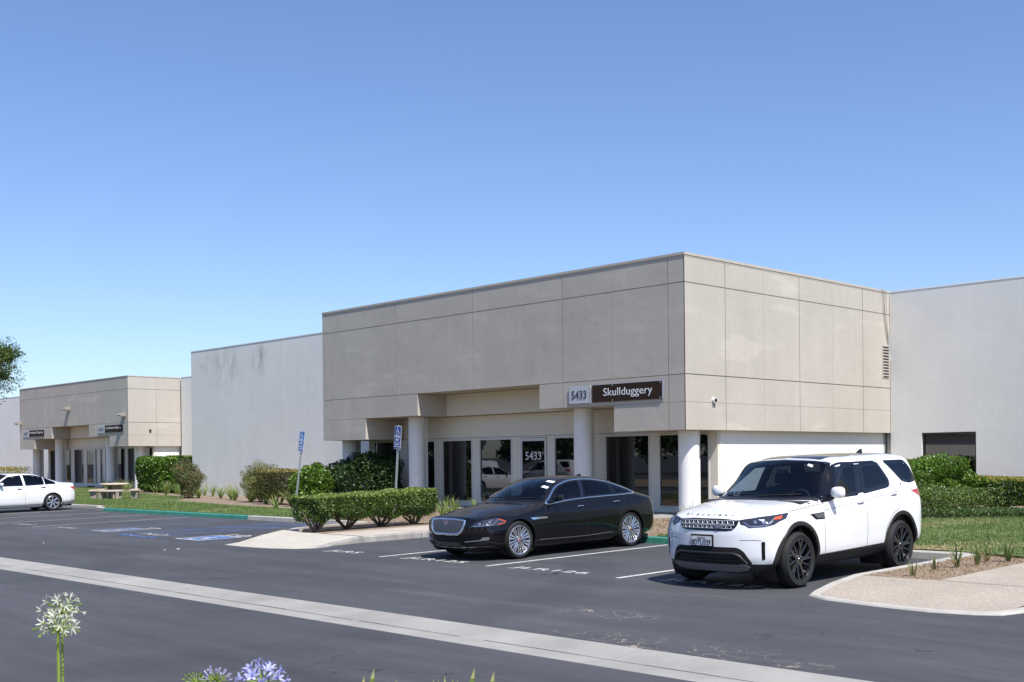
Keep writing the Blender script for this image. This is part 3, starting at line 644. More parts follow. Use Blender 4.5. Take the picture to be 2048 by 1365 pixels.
# disabled-parking signs
def park_sign(label, base, top, faded, ztop):
    s = thing('parking_sign', label, 'sign', base, group='disabled parking signs')
    B, T = Vector(base), Vector(top); d = (T-B).normalized(); mid = B+(T-B)
    b = MB()
    for off in (-.028, .022): b = MB(); b.tube([B+Vector((off, .0, -.1)), T+Vector((off, 0, 0))], .017, seg=6); b.build('post_rail', 'galvanized', s)
    tx = Vector((d.z, 0, -d.x)).normalized(); ty = d; org = T-ty*.68-tx*.1525+Vector((0, -.03, 0))
    def rr(w, h, r_, ox, oy, dep, z, m, nm, par):
        P = []
        for cx_, cy_, a0 in ((w-r_, h-r_, 0), (r_, h-r_, 90), (r_, r_, 180), (w-r_, r_, 270)):
            for k in range(5): a = R(a0+22.5*k); P.append((cx_+r_*math.cos(a), cy_+r_*math.sin(a)))
        b = MB(); n = len(P); fr = [tuple(org+tx*(ox+px)+ty*(oy+py)+Vector((0, -z, 0))) for px, py in P]; bk = [tuple(Vector(q)+Vector((0, dep, 0))) for q in fr]
        b.poly(fr); b.poly(bk[::-1])
        for k in range(n): j = (k+1) % n; b.poly([fr[j], fr[k], bk[k], bk[j]])
        return b.build(nm, m, par)
    bl = 'sign_blue_faded' if faded else 'sign_blue'
    pl = rr(.305, .66, .035, 0, 0, .004, 0, 'sign_white', 'sign_plate', s)
    rr(.275, .44, .022, .015, .205, .003, .004, bl, 'upper_panel', s); rr(.275, .165, .022, .015, .018, .003, .004, bl, 'lower_panel', s)
    b = MB()
    for P in chair_symbol(): b.poly([tuple(org+tx*(.055+.20*px)+ty*(.415+.215*py)+Vector((0, -.0065, 0))) for px, py in P])
    b.build('wheelchair_symbol', 'sign_white', s)
    for t, x0, w, y0, h in (('PARKING', .03, .245, .318, .075), ('ONLY', .075, .155, .22, .078), ('MINIMUM', .05, .205, .115, .042), ('FINE $250', .03, .245, .045, .048)):
        text_obj(t, 'lettering', org+tx*x0+ty*y0+Vector((0, -.007, 0)), tx, ty, w, h, 'sign_white', s, depth=.002)
    return s
park_sign('leaning disabled parking sign with faded blue plate, against the white wall', (-32.22, 21.35, .1), (-31.94, 21.55, 2.83), True, 0)
park_sign('disabled parking sign with dark blue plate, behind the clipped hedge', (-26.02, 20.62, .15), (-25.83, 20.68, 2.82), False, 0)

# picnic set
TB = down(-47.95, 22.55); z0 = zg(TB[1])+.15
t = thing('picnic_table', 'round pinkish stone picnic table on the lawn', 'table', (*TB, z0))
b = MB(); b.lathe([(0, .66), (.62, .66), (.65, .675), (.66, .70), (.65, .73), (.62, .745), (0, .745)], (*TB, z0), 32); b.build('table_top', 'stone_pink', t, smooth=True)
for dx in (-.22, .22):
    b = MB(); b.box(TB[0]+dx-.09, TB[0]+dx+.09, TB[1]-.22, TB[1]+.22, z0-.05, z0+.66); b.build('leg', 'stone_grey', t, bevel=.02)
def bench(ang, label):
    c = thing('picnic_bench', label, 'bench', (TB[0]+.98*math.cos(R(ang)), TB[1]+.98*math.sin(R(ang)), z0), group='curved stone benches round the picnic table')
    b = MB(); n = 10; sp = 33
    pts_o = [(TB[0]+1.16*math.cos(R(ang-sp+2*sp*i/n)), TB[1]+1.16*math.sin(R(ang-sp+2*sp*i/n))) for i in range(n+1)]
    pts_i = [(TB[0]+.82*math.cos(R(ang-sp+2*sp*i/n)), TB[1]+.82*math.sin(R(ang-sp+2*sp*i/n))) for i in range(n+1)]
    b.prism(pts_o+pts_i[::-1], z0+.37, z0+.45); b.build('seat', 'stone_pink', c, bevel=.015)
    for da in (-21, 21):
        a = R(ang+da); u = Vector((math.cos(a), math.sin(a))); w_ = Vector((-u.y, u.x)); b = MB(); q = []
        for r_, s_ in ((.85, -.07), (1.13, -.07), (1.13, .07), (.85, .07)): p = Vector(TB)+u*r_+w_*s_; q.append((p.x, p.y))
        b.prism(q, z0-.05, z0+.37); b.build('leg', 'stone_grey', c)
bench(205, 'curved stone bench at the left of the picnic table'); bench(320, 'curved stone bench nearest the camera at the picnic table'); bench(60, 'curved stone bench behind the picnic table on its right')
# ---------------------------------------------------------------- cars
mat('paint_white', (.80, .80, .81), .25, coat=1.0, spec=.4); mat('paint_pearl', (.78, .78, .77), .28, coat=1.0)
mat('paint_black', (.003, .003, .0042), .5, coat=.8, spec=.05)
mat('dusty_black', (.012, .0105, .009), .5, coat=.7, var=.3, scale=2.5, spec=.1)
mat('trim_black', (.018, .018, .019), .45, var=.1); mat('gloss_black', (.006, .006, .007), .08)
mat('gap_black', (.004, .004, .004), .8); mat('gap_grey', (.12, .12, .125), .8)
mat('chrome', (.80, .81, .83), .08, metal=1); mat('satin_silver', (.27, .28, .30), .3, metal=.8); mat('skid_grey', (.20, .205, .22), .4, metal=.5)
mat('badge_grey', (.22, .22, .23), .35, metal=.5)
mat('rubber', (.018, .018, .018), .72, bump=.3, bscale=80, world=False, spec=.3)
mat('rim_silver', (.62, .63, .66), .24, metal=.9); mat('rim_dark', (.085, .085, .09), .22, metal=.85); mat('brake_dark', (.05, .05, .05), .5, metal=.5)
mat('interior_dark', (.022, .023, .027), .7); mat('interior_tan', (.30, .26, .20), .7)
mat('lamp_amber', (.62, .09, .02), .2, coat=1); mat('lamp_red', (.42, .012, .012), .15, coat=1); mat('lens_white', (.42, .43, .47), .12, metal=.8)
mat('lamp_inner', (.05, .055, .075), .10, metal=.4); mat('paper_white', (.75, .76, .78), .7); mat('dark_red', (.25, .02, .02), .3)
glassmat('screen_glass', (.50, .60, .66)); glassmat('side_glass', (.30, .34, .37)); glassmat('privacy_glass', (.035, .035, .04)); glassmat('lens_glass', (.85, .88, .95))

def hermite(P, u, t):
    """P (n,d) control points with chord parameter u, evaluated at t"""
    n = len(P); m = np.zeros_like(P); du = np.diff(u); dP = np.diff(P, axis=0)/du[:, None]
    m[0] = dP[0]; m[-1] = dP[-1]
    for i in range(1, n-1): m[i] = (dP[i-1]*du[i]+dP[i]*du[i-1])/(du[i-1]+du[i])
    i = np.clip(np.searchsorted(u, t, side='right')-1, 0, n-2); h = du[i]; s = ((t-u[i])/h)[:, None]; h = h[:, None]
    return (2*s**3-3*s**2+1)*P[i]+(s**3-2*s**2+s)*h*m[i]+(-2*s**3+3*s**2)*P[i+1]+(s**3-s**2)*h*m[i+1]
TSUB = [5, 3, 5, 7, 6, 8, 5, 8]
def ring_fine(K):
    K = np.array(K, float); d = np.maximum(np.linalg.norm(np.diff(K, axis=0), axis=1), 1e-3)**.6; u = np.r_[0, np.cumsum(d)]
    t = np.concatenate([u[i]+(u[i+1]-u[i])*np.arange(TSUB[i])/TSUB[i] for i in range(8)]+[[u[-1]]])
    return hermite(K, u, t)
class Car:
    def __init__(s, name, label, loc, rot, paint, dims, stations, front, rear, wheels, group=None):
        """stations: front to rear, each (x, bow, bow_width, 9 key points (y, z)); front / rear: (profile z->x, bow, width, power, key ring)"""
        s.root = thing(name, label, 'car', loc, rot, group); s.paint = paint
        rings = []
        def fas(spec, sign, q):
            prof, bow, wd, pw, keys = spec; zk = [p[0] for p in prof]; xk = [p[1] for p in prof]; K = ring_fine([(y, z, 0) for y, z in keys])
            zc = K[0, 1]+(K[-1, 1]-K[0, 1])*np.linspace(0, 1, len(K)); y = K[:, 0]*q; z = K[:, 1]*q**.8+zc*(1-q**.8) if q < 1 else K[:, 1]
            x = np.interp(z, zk, xk)-sign*bow*(np.abs(y)/wd)**pw
            # smooth the interpolated profile
            for dz in (.015, .03): x = x*.5+.25*((np.interp(z+dz, zk, xk)+np.interp(z-dz, zk, xk)))+.25*0-.5*sign*bow*(np.abs(y)/wd)**pw
            return np.c_[x, y, z]
        nf = 16
        F_ = [fas(front, 1, q) for q in np.linspace(0.0, 1, nf+1)]; B_ = [fas(rear, -1, q) for q in np.linspace(1, 0.0, nf+1)]
        ctrl = [F_[-1]]
        for st in stations:
            x, bow, bw, keys = st; K = ring_fine([(y, z, 0) for y, z in keys])
            xx = x-bow*np.minimum(np.abs(K[:, 0])/bw, 1.25)**2; ctrl.append(np.c_[xx, K[:, 0], K[:, 1]])
        ctrl.append(B_[0]); C = np.array(ctrl)                   # (ns, nt, 3)
        dist = np.maximum(np.linalg.norm(np.diff(C, axis=0), axis=2).mean(1), .02); u = np.r_[0, np.cumsum(dist)]
        t = np.concatenate([np.linspace(u[i], u[i+1], max(2, int(dist[i]/.03)), endpoint=False) for i in range(len(u)-1)]+[[u[-1]]])
        body = np.zeros((len(t), C.shape[1], 3))
        for j in range(C.shape[1]): body[:, j] = hermite(C[:, j], u, t)
        G = np.concatenate([np.array(F_[:-1]), body, np.array(B_[1:])]); G[:, :, 1] = np.maximum(G[:, :, 1], 0); G[:, 0, 1] = 0; G[:, -1, 1] = 0
        G[0, :, 1] = 0; G[-1, :, 1] = 0
        s.G = G; ns, ntt = G.shape[:2]
        V = np.concatenate([G.reshape(-1, 3), (G*[1, -1, 1]).reshape(-1, 3)]); idx = np.arange(ns*ntt).reshape(ns, ntt)
        q = np.stack([idx[:-1, :-1], idx[:-1, 1:], idx[1:, 1:], idx[1:, :-1]], -1).reshape(-1, 4); q2 = q[:, ::-1]+ns*ntt
        s.V = V; s.Q = np.concatenate([q, q2]); s.tseg = np.tile(np.arange(ntt-1), ns-1)
        s.tseg = np.concatenate([s.tseg, s.tseg])
        s.bvh = BVHTree.FromPolygons([tuple(v) for v in V], [tuple(int(a) for a in f) for f in s.Q], epsilon=0)
        s.cen = V[s.Q].mean(1); s.kill = np.zeros(len(s.Q), bool); s.wheels = wheels
    def cast(s, p, axis, off):
        """p = 2D point; axis: 'L','R' side view (x,z), 'F','B' front / rear view (y,z), 'T' plan (x,y)"""
        if axis == 'L': o, d = Vector((p[0], 2, p[1])), Vector((0, -1, 0))
        elif axis == 'R': o, d = Vector((p[0], -2, p[1])), Vector((0, 1, 0))
        elif axis == 'F': o, d = Vector((4, p[0], p[1])), Vector((-1, 0, 0))
        elif axis == 'B': o, d = Vector((-4, p[0], p[1])), Vector((1, 0, 0))
        elif axis in 'DE':     # seen diagonally from the front corner: t runs outwards and back, z up
            sg = 1 if axis == 'D' else -1; o, d = Vector((-.716*p[0]+.698*5, sg*(.698*p[0]+.716*5), p[1])), Vector((-.698, -.716*sg, 0))
        else: o, d = Vector((p[0], p[1], 3)), Vector((0, 0, -1))
        h, n, i, dd = s.bvh.ray_cast(o, d)
        if h is None: return None
        if n.dot(d) > 0: n = -n
        return h+n*off
    def patch(s, name, poly, axis, m, off=.003, grid=.05, parent=None, cut=False, shrink=.02, holes=None, thick=0.0, smooth=True, label=None):
        poly = [Vector(p) for p in poly]; k = len(poly); pts = []
        for i in range(k):
            a, b_ = poly[i], poly[(i+1) % k]; n = max(1, int((b_-a).length/grid)); pts += [a+(b_-a)*j/n for j in range(n)]
        nb = len(pts); xs = [p.x for p in pts]; ys = [p.y for p in pts]
        inn = [Vector((x, y)) for x in np.arange(min(xs)+grid/2, max(xs), grid) for y in np.arange(min(ys)+grid/2, max(ys), grid)]
        vs, es, fs, *_ = delaunay_2d_cdt(pts+inn, [], [list(range(nb))], 1, 1e-6)
        P = [s.cast(v, axis, off) for v in vs]; ok = [p is not None for p in P]
        P = [tuple(p) if p is not None else (0, 0, 0) for p in P]; Fs = [tuple(f) for f in fs if all(ok[i] for i in f)]
        if thick:
            P2 = [s.cast(v, axis, off-thick) for v in vs]; n = len(P)
            P += [tuple(p) if p is not None else (0, 0, 0) for p in P2]
            Fs += [(i, (i+1) % nb, n+(i+1) % nb, n+i) for i in range(nb) if ok[i] and ok[(i+1) % nb]]
        me = bpy.data.meshes.new(name); me.from_pydata(P, [], Fs); me.update()
        if smooth: me.shade_smooth(); me.set_sharp_from_angle(angle=R(40))
        o = link(name, me, m, parent or s.root, world=False)
        if label: o['label'] = label
        if cut: s.cutout(poly, axis, shrink)
        return o
    def cutout(s, poly, axis, shrink=.02):
        from mathutils.geometry import intersect_point_tri_2d
        P = np.array([tuple(p)[:2] for p in poly]); c = s.cen
        A = {'L': (0, 2), 'R': (0, 2), 'F': (1, 2), 'B': (1, 2), 'T': (0, 1)}[axis]
        X, Y = c[:, A[0]], c[:, A[1]]; inside = np.zeros(len(X), bool); j = len(P)-1; dmin = np.full(len(X), 9.)
        for i in range(len(P)):
            xi, yi, xj, yj = *P[i], *P[j]
            with np.errstate(divide='ignore', invalid='ignore'):
                inside ^= ((yi > Y) != (yj > Y)) & (X < (xj-xi)*(Y-yi)/(yj-yi)+xi)
            L2 = (xj-xi)**2+(yj-yi)**2; t = np.clip(((X-xi)*(xj-xi)+(Y-yi)*(yj-yi))/max(L2, 1e-12), 0, 1)
            dmin = np.minimum(dmin, np.hypot(X-(xi+t*(xj-xi)), Y-(yi+t*(yj-yi)))); j = i
        side = {'L': c[:, 1] > .25, 'R': c[:, 1] < -.25, 'F': c[:, 0] > 0, 'B': c[:, 0] < 0, 'T': c[:, 2] > .6}[axis]
        s.kill |= inside & (dmin > shrink) & side
    def ribbon(s, name, line, w, axis, m, off=.002, closed=False, step=.03, parent=None, raise_=0):
        """a band of width w centred on a line lying on the body surface"""
        L = [Vector(p) for p in line]; n = len(L); P = []
        rng_ = range(n if closed else n-1)
        for i in rng_:
            a, b_ = L[i], L[(i+1) % n]; k = max(1, int((b_-a).length/step)); P += [a+(b_-a)*j/k for j in range(k)]
        if not closed: P.append(L[-1])
        V = []; F_ = []; ok = []; k = len(P); offs = [(-.5, off), (.5, off)] if not raise_ else [(-.5, off), (-.42, off+raise_), (.42, off+raise_), (.5, off)]
        for i, p in enumerate(P):
            a = P[(i-1) % k] if closed or i else P[i]; c = P[(i+1) % k] if closed or i < k-1 else P[i]
            d = (c-a).normalized(); nn = Vector((-d.y, d.x)); r_ = [s.cast(p+nn*w*f, axis, o_) for f, o_ in offs]
            ok.append(all(q is not None for q in r_)); V += [tuple(q) if q is not None else (0, 0, 0) for q in r_]
        h = len(offs)
        for i in range(k if closed else k-1):
            j = (i+1) % k
            if ok[i] and ok[j]:
                for q in range(h-1): F_.append((i*h+q, i*h+q+1, j*h+q+1, j*h+q))
        me = bpy.data.meshes.new(name); me.from_pydata(V, [], F_); me.update(); me.shade_smooth()
        return link(name, me, m, parent or s.root, world=False)
    def window(s, poly, axis, m='side_glass', band=.035, frame='gloss_black', name='window', rnd=.03, chrome=None, fname='window_frame', off=.001):
        poly = rounded(poly, rnd)
        g = s.patch(name, offset(poly, -.004), axis, m, off=off, grid=.06, cut=True, shrink=band*.45)
        s.ribbon(fname, offset(poly, -band*.35), band*1.0, axis, frame, off=.0025, closed=True, parent=g)
        if chrome: s.ribbon('chrome_trim', offset(poly, band*.35), .016, axis, 'chrome', off=.004, closed=True, parent=g, raise_=.004)
        return g
    def arch(s, R_, w, m, z, x, lip=.05, out=.012, a0=-20, a1=200):
        for sgn, ax in ((1, 'L'), (-1, 'R')):
            k = 40; V = []; ok = []
            for i in range(k+1):
                a = R(a0+(a1-a0)*i/k); r_ = []
                for rr_, o_ in ((R_+w, .002), (R_+w-.01, out), (R_+.008, out), (R_, out-.004)):
                    r_.append(s.cast((x+rr_*math.cos(a), z+rr_*math.sin(a)), ax, o_))
                g = all(q is not None and abs(q.y) > .7 for q in r_)
                if g: q = r_[-1].copy(); q.y -= sgn*lip; r_.append(q)
                ok.append(g); V += [tuple(q) for q in r_] if g else [(0, 0, 0)]*5
            F_ = [(i*5+j, i*5+j+1, (i+1)*5+j+1, (i+1)*5+j) for i in range(k) if ok[i] and ok[i+1] for j in range(4)]
            me = bpy.data.meshes.new('wheel_arch'); me.from_pydata(V, [], F_); me.update(); me.shade_smooth(); me.set_sharp_from_angle(angle=R(40))
            link('wheel_arch', me, m, s.root, world=False)
            b = MB(); k = 24
            pr_ = [(x+(R_+.03)*math.cos(R(-35+250*i/k)), z+(R_+.03)*math.sin(R(-35+250*i/k))) for i in range(k+1)]
            for i in range(k): (xa, za), (xb, zb) = pr_[i], pr_[i+1]; b.poly([(xa, sgn*.5, za), (xb, sgn*.5, zb), (xb, sgn*.90, zb), (xa, sgn*.90, za)])
            b.poly([(px, sgn*.5, pz) for px, pz in pr_]); b.build('wheel_well', 'black_matte', s.root, world=False)
        c = s.cen; s.kill |= (np.hypot(c[:, 0]-x, c[:, 2]-z) < R_+w*.45) & (np.abs(c[:, 1]) > .52)
    def finish(s, lower_segs=0, lower='trim_black', dust=None, pillars=None):
        keep = ~s.kill; Q = s.Q[keep]; me = fast_mesh('body', s.V, Q)
        mi = np.zeros(len(Q), np.int32); mi[s.tseg[keep] < lower_segs] = 1
        c = s.cen[keep]
        if dust:
            T3 = s.V[Q]; nz = np.cross(T3[:, 2]-T3[:, 0], T3[:, 3]-T3[:, 1]); nz = np.abs(nz[:, 2])/np.maximum(np.linalg.norm(nz, axis=1), 1e-12); mi[(c[:, 2] > dust) & (nz > .72)] = 2
        if pillars: mi[(c[:, 2] > pillars[0]+np.maximum(0, -.42-c[:, 0])*.11) & (c[:, 2] < pillars[1]) & (c[:, 0] > pillars[2]) & (c[:, 0] < pillars[3])] = 3
        for q in (s.paint, lower, 'dusty_black', 'gloss_black'): me.materials.append(MATS[q])
        me.polygons.foreach_set('material_index', mi); me.shade_smooth()
        bm = bmesh.new(); bm.from_mesh(me); bmesh.ops.remove_doubles(bm, verts=bm.verts, dist=1e-4); bmesh.ops.recalc_face_normals(bm, faces=bm.faces); bm.to_mesh(me); bm.free()
        return link('body', me, None, s.root, world=False)
def rounded(poly, r_, n=4):
    out = []; k = len(poly); P = [Vector(p) for p in poly]
    for i in range(k):
        a, p, c = P[i-1], P[i], P[(i+1) % k]; da, dc = (a-p), (c-p); r1 = min(r_, da.length*.45, dc.length*.45); A, C_ = p+da.normalized()*r1, p+dc.normalized()*r1
        for j in range(n+1): t = j/n; out.append(A*(1-t)**2+p*2*t*(1-t)+C_*t*t)
    return out
def offset(poly, d):
    """moves a polygon outline outwards by d"""
    P = [Vector(p) for p in poly]; k = len(P); area = sum(P[i].x*P[(i+1) % k].y-P[(i+1) % k].x*P[i].y for i in range(k)); sg = 1 if area > 0 else -1; out = []
    for i in range(k):
        e1 = (P[i]-P[i-1]).normalized(); e2 = (P[(i+1) % k]-P[i]).normalized(); n = Vector((e1.y, -e1.x))+Vector((e2.y, -e2.x))
        if n.length < 1e-6: n = Vector((e1.y, -e1.x))
        n = n.normalized(); out.append(P[i]+n*d*sg)
    return out
def smoothline(P, n=6):
    P = np.array(P, float); d = np.maximum(np.linalg.norm(np.diff(P, axis=0), axis=1), 1e-4); u = np.r_[0, np.cumsum(d)]
    return [tuple(q) for q in hermite(P, u, np.linspace(0, u[-1], (len(P)-1)*n+1))]
def make_wheel(root, x, y, z, R_, w, rr_, style, steer=0.0):
    """outer face towards +y (or -y when y < 0)"""
    sg = 1 if y > 0 else -1
    T = lambda r_, a, d: (x+r_*math.cos(a), y+sg*d, z+r_*math.sin(a))
    wh_ = bpy.data.objects.new('wheel', None); COL.objects.link(wh_); wh_.parent = root; wh_.location = (0, 0, 0); wh_.empty_display_size = .1
    def lathe(prof, seg=40):
        b = MB()
        for i in range(seg):
            a = 2*math.pi*i/seg
            for r_, d in prof: b.v.append(T(r_, a, d))
        k = len(prof)
        for i in range(seg):
            j = (i+1) % seg
            for q in range(k-1): b.f.append((i*k+q, j*k+q, j*k+q+1, i*k+q+1)); b.m.append(0)
        return b
    sw = R_-rr_
    lathe([(rr_-.005, -.04), (rr_+.004, .0), (rr_+sw*.25, .012), (rr_+sw*.6, .012), (R_-.028, -.006), (R_-.008, -.028), (R_, -.05), (R_, -.08), (R_-.004, -.085), (R_-.004, -.092), (R_, -.097), (R_, -w+.06), (R_-.03, -w+.01), (rr_, -w), (rr_-.02, -w+.02)]).build('tyre', 'rubber', wh_, smooth=True, world=False)
    rm = {'fins': 'rim_silver', 'seven': 'rim_silver', 'turbine': 'rim_dark'}[style]
    b = lathe([(rr_+.006, -.002), (rr_-.004, .004), (rr_-.016, .0), (rr_-.022, -.02), (rr_-.035, -.10), (rr_-.045, -w+.03)])
    def spoke(a0, a1, r0, r1, w0, w1, d0, d1, thick=.022):
        """a blade from hub to rim; a = angle, w = width, d = depth of its front face"""
        n = 5; top = []; bot = []
        for i in range(n+1):
            t = i/n; r_ = r0+(r1-r0)*t; a = a0+(a1-a0)*t; ww = w0+(w1-w0)*t; d = d0+(d1-d0)*t-.012*math.sin(math.pi*t)*0
            px, pz = r_*math.cos(a), r_*math.sin(a); tx, tz = -math.sin(a)*ww/2, math.cos(a)*ww/2
            top.append(((x+px-tx, y+sg*d, z+pz-tz), (x+px, y+sg*(d+.006), z+pz), (x+px+tx, y+sg*d, z+pz+tz))); bot.append(((x+px-tx, y+sg*(d-thick), z+pz-tz), (x+px+tx, y+sg*(d-thick), z+pz+tz)))
        for i in range(n):
            for j in (0, 1): b.poly([top[i][j], top[i][j+1], top[i+1][j+1], top[i+1][j]])
            b.poly([top[i][0], top[i+1][0], bot[i+1][0], bot[i][0]]); b.poly([top[i][2], top[i+1][2], bot[i+1][1], bot[i][1]])
    if style == 'fins':
        for i in range(10):
            a = R(90+36*i)
            for s_ in (-1, 1): spoke(a+s_*.16, a+s_*.125, .075, rr_-.012, .020, .042, -.020, -.014)
    elif style == 'seven':
        for i in range(7): a = R(90+360/7*i); spoke(a, a, .05, rr_-.012, .045, .075, -.015, -.008)
    else:
        for i in range(5):
            a = R(90+72*i+10)
            spoke(a, a+.10, .06, rr_-.012, .055, .034, -.022, -.010); spoke(a+.10, a-.26, .11, rr_-.012, .030, .036, -.024, -.010)
            spoke(a+.62, a+.52, .08, rr_-.012, .030, .026, -.034, -.012)
    o = b.build('rim', rm, wh_, smooth=True, world=False, angle=30)
    c = lathe([(.0, -.006), (.028, -.008), (.034, -.016), (.07, -.02), (.082, -.034), (.08, -.06)], 24); c.build('hub_cap', rm, wh_, smooth=True, world=False)
    if style == 'fins': lathe([(0, -.002), (.022, -.004), (.026, -.012)], 16).build('cap_badge', 'dark_red', wh_, smooth=True, world=False)
    nb = MB()
    for i in range(5): a = R(54+72*i); cx_, _, cz_ = T(.056, a, 0); nb.tube([(cx_, y-sg*.05, cz_), (cx_, y-sg*.012, cz_)], .010, seg=8)
    nb.build('wheel_nut', 'gap_black' if style != 'turbine' else 'chrome', wh_, world=False)
    lathe([(.0, -.10), (.165 if R_ < .37 else .185, -.10), (.165 if R_ < .37 else .185, -.125), (0, -.125)], 28).build('brake_disc', 'brake_dark', wh_, world=False)
    return wh_
def bx(root, name, m, *a, bevel=.02, smooth=False):
    b = MB(); b.box(*a); return b.build(name, m, root, world=False, bevel=bevel, smooth=smooth)
def seat(root, x, y, zf=.0, m='interior_dark', w=.25):
    s_ = MB()
    s_.box(x-.25, x+.25, y-w, y+w, .42+zf, .56+zf); a = MB()
    pr_ = [(x-.22, .50+zf), (x-.12, .55+zf), (x-.26, 1.14+zf), (x-.35, 1.12+zf)]
    for yy, fl in ((y-w*.92, 0), (y+w*.92, 1)): s_.poly([(px, yy, pz) for px, pz in (pr_ if fl else pr_[::-1])])
    for i in range(4): j = (i+1) % 4; s_.poly([(pr_[i][0], y-w*.92, pr_[i][1]), (pr_[j][0], y-w*.92, pr_[j][1]), (pr_[j][0], y+w*.92, pr_[j][1]), (pr_[i][0], y+w*.92, pr_[i][1])])
    s_.box(x-.37, x-.27, y-.13, y+.13, 1.17+zf, 1.34+zf)
    return s_.build('seat', m, root, world=False, bevel=.02)
def mirror(root, x, y, z, m, w=.20, h=.15, d=.12):
    sg = 1 if y > 0 else -1; bm = bmesh.new(); bmesh.ops.create_uvsphere(bm, u_segments=20, v_segments=12, radius=1)
    for v in bm.verts:
        c = v.co; c.x = math.copysign(abs(c.x)**.75, c.x)*d/2+(.0 if c.x > 0 else .0); c.y = math.copysign(abs(c.y)**.7, c.y)*w/2; c.z = math.copysign(abs(c.z)**.75, c.z)*h/2*(1+.12*c.y*sg/w)
        if c.x < -.0: c.x *= .35
        c.x -= abs(c.y/w)*.04
        c += Vector((x, y, z))
    me = bpy.data.meshes.new('wing_mirror'); bm.to_mesh(me); bm.free(); me.shade_smooth(); o = link('wing_mirror', me, m, root, world=False)
    b = MB(); b.box(x-.03-.02, x-.03, y-w*.40, y+w*.40, z-h*.36, z+h*.36); b.build('mirror_glass', 'chrome', o, world=False, bevel=.004)
    b = MB(); b.tube([(x+.02, y-sg*w*.2, z-h*.42), (x+.06, y-sg*w*.45, z-h*.6), (x+.08, y-sg*(w*.5+.08), z-h*.62)], .022, .03, seg=8); b.build('mirror_arm', 'gloss_black', o, world=False, smooth=True)
    return o
def handle(car, x, z, m, back='gap_black', L=.20):
    c = car.cast((x, z), 'L', 0)
    for ax, sg in (('L', 1), ('R', -1)):
        g = car.patch('door_handle', [(x+.085*math.cos(R(30*i)), z+.028*math.sin(R(30*i))) for i in range(12)], ax, back, off=.0015, grid=.03)
        p, q, r_ = car.cast((x-L/2, z+.004), ax, .012), car.cast((x, z+.006), ax, .034), car.cast((x+L/2, z-.002), ax, .012)
        if p and q and r_: b = MB(); b.tube([p, p.lerp(q, .5)+Vector((0, sg*.008, 0)), q, q.lerp(r_, .5)+Vector((0, sg*.008, 0)), r_], .011, seg=8); b.build('grip', m, g, world=False, smooth=True)
def fin(root, x, z, m='gloss_black', L=.18, h=.06):
    b = MB(); A = [(x+L/2, z-.01), (x-L/2, z-.015), (x-L*.55, z+h), (x-L*.25, z+h*.9)]
    l = [(px, .028*(1 if k < 2 else .25), pz) for k, (px, pz) in enumerate(A)]; r_ = [(px, -y, pz) for px, y, pz in l]
    b.poly(l[::-1]); b.poly(r_)
    for i in range(4): j = (i+1) % 4; b.poly([l[i], l[j], r_[j], r_[i]])
    return b.build('roof_aerial', m, root, world=False, bevel=.006)
def mir(P): return [(-x, y) for x, y in P]
def interior(c, floor, x0, x1, dash_x, dash_z, yw=.80, seats=((.15, .38), (.15, -.38), (-.8, .38), (-.8, 0), (-.8, -.38)), zf=0.0, m='interior_dark', belt=1.05, wheel=True):
    r_ = c.root; b = MB(); b.box(x0, x1, -yw, yw, floor, floor+.03)
    for sg in (-1, 1): b.box(x0, x1, sg*yw-.012, sg*yw+.012, floor, belt)
    b.box(x0-.01, x0+.01, -yw, yw, floor, belt-.1); b.build('cabin_trim', 'interior_dark', r_, world=False)
    b = MB(); pr_ = [(dash_x, floor), (dash_x-.32, dash_z-.30), (dash_x-.36, dash_z-.05), (dash_x-.28, dash_z), (dash_x+.25, dash_z+.01), (dash_x+.3, floor)]
    L_ = [(px, yw-.03, pz) for px, pz in pr_]; R_ = [(px, -yw+.03, pz) for px, pz in pr_]; b.poly(L_); b.poly(R_[::-1])
    for i in range(6): j = (i+1) % 6; b.poly([L_[i], R_[i], R_[j], L_[j]])
    b.build('dashboard', 'interior_dark', r_, world=False, bevel=.02)
    for x, y in seats: seat(r_, x, y, zf, m)
    if wheel:
        b = MB(); cx, cy, cz = dash_x-.42, .38, dash_z-.02; n = 20
        b.tube([(cx+.075*math.sin(a)*-1, cy+.18*math.cos(a), cz+.165*math.sin(a)) for a in np.linspace(0, 2*math.pi, n+1)], .016, seg=6, cap=False); b.box(cx-.02, cx+.02, cy-.17, cy+.17, cz-.03, cz+.02)
        b.build('steering_wheel', 'interior_dark', r_, world=False, smooth=True)
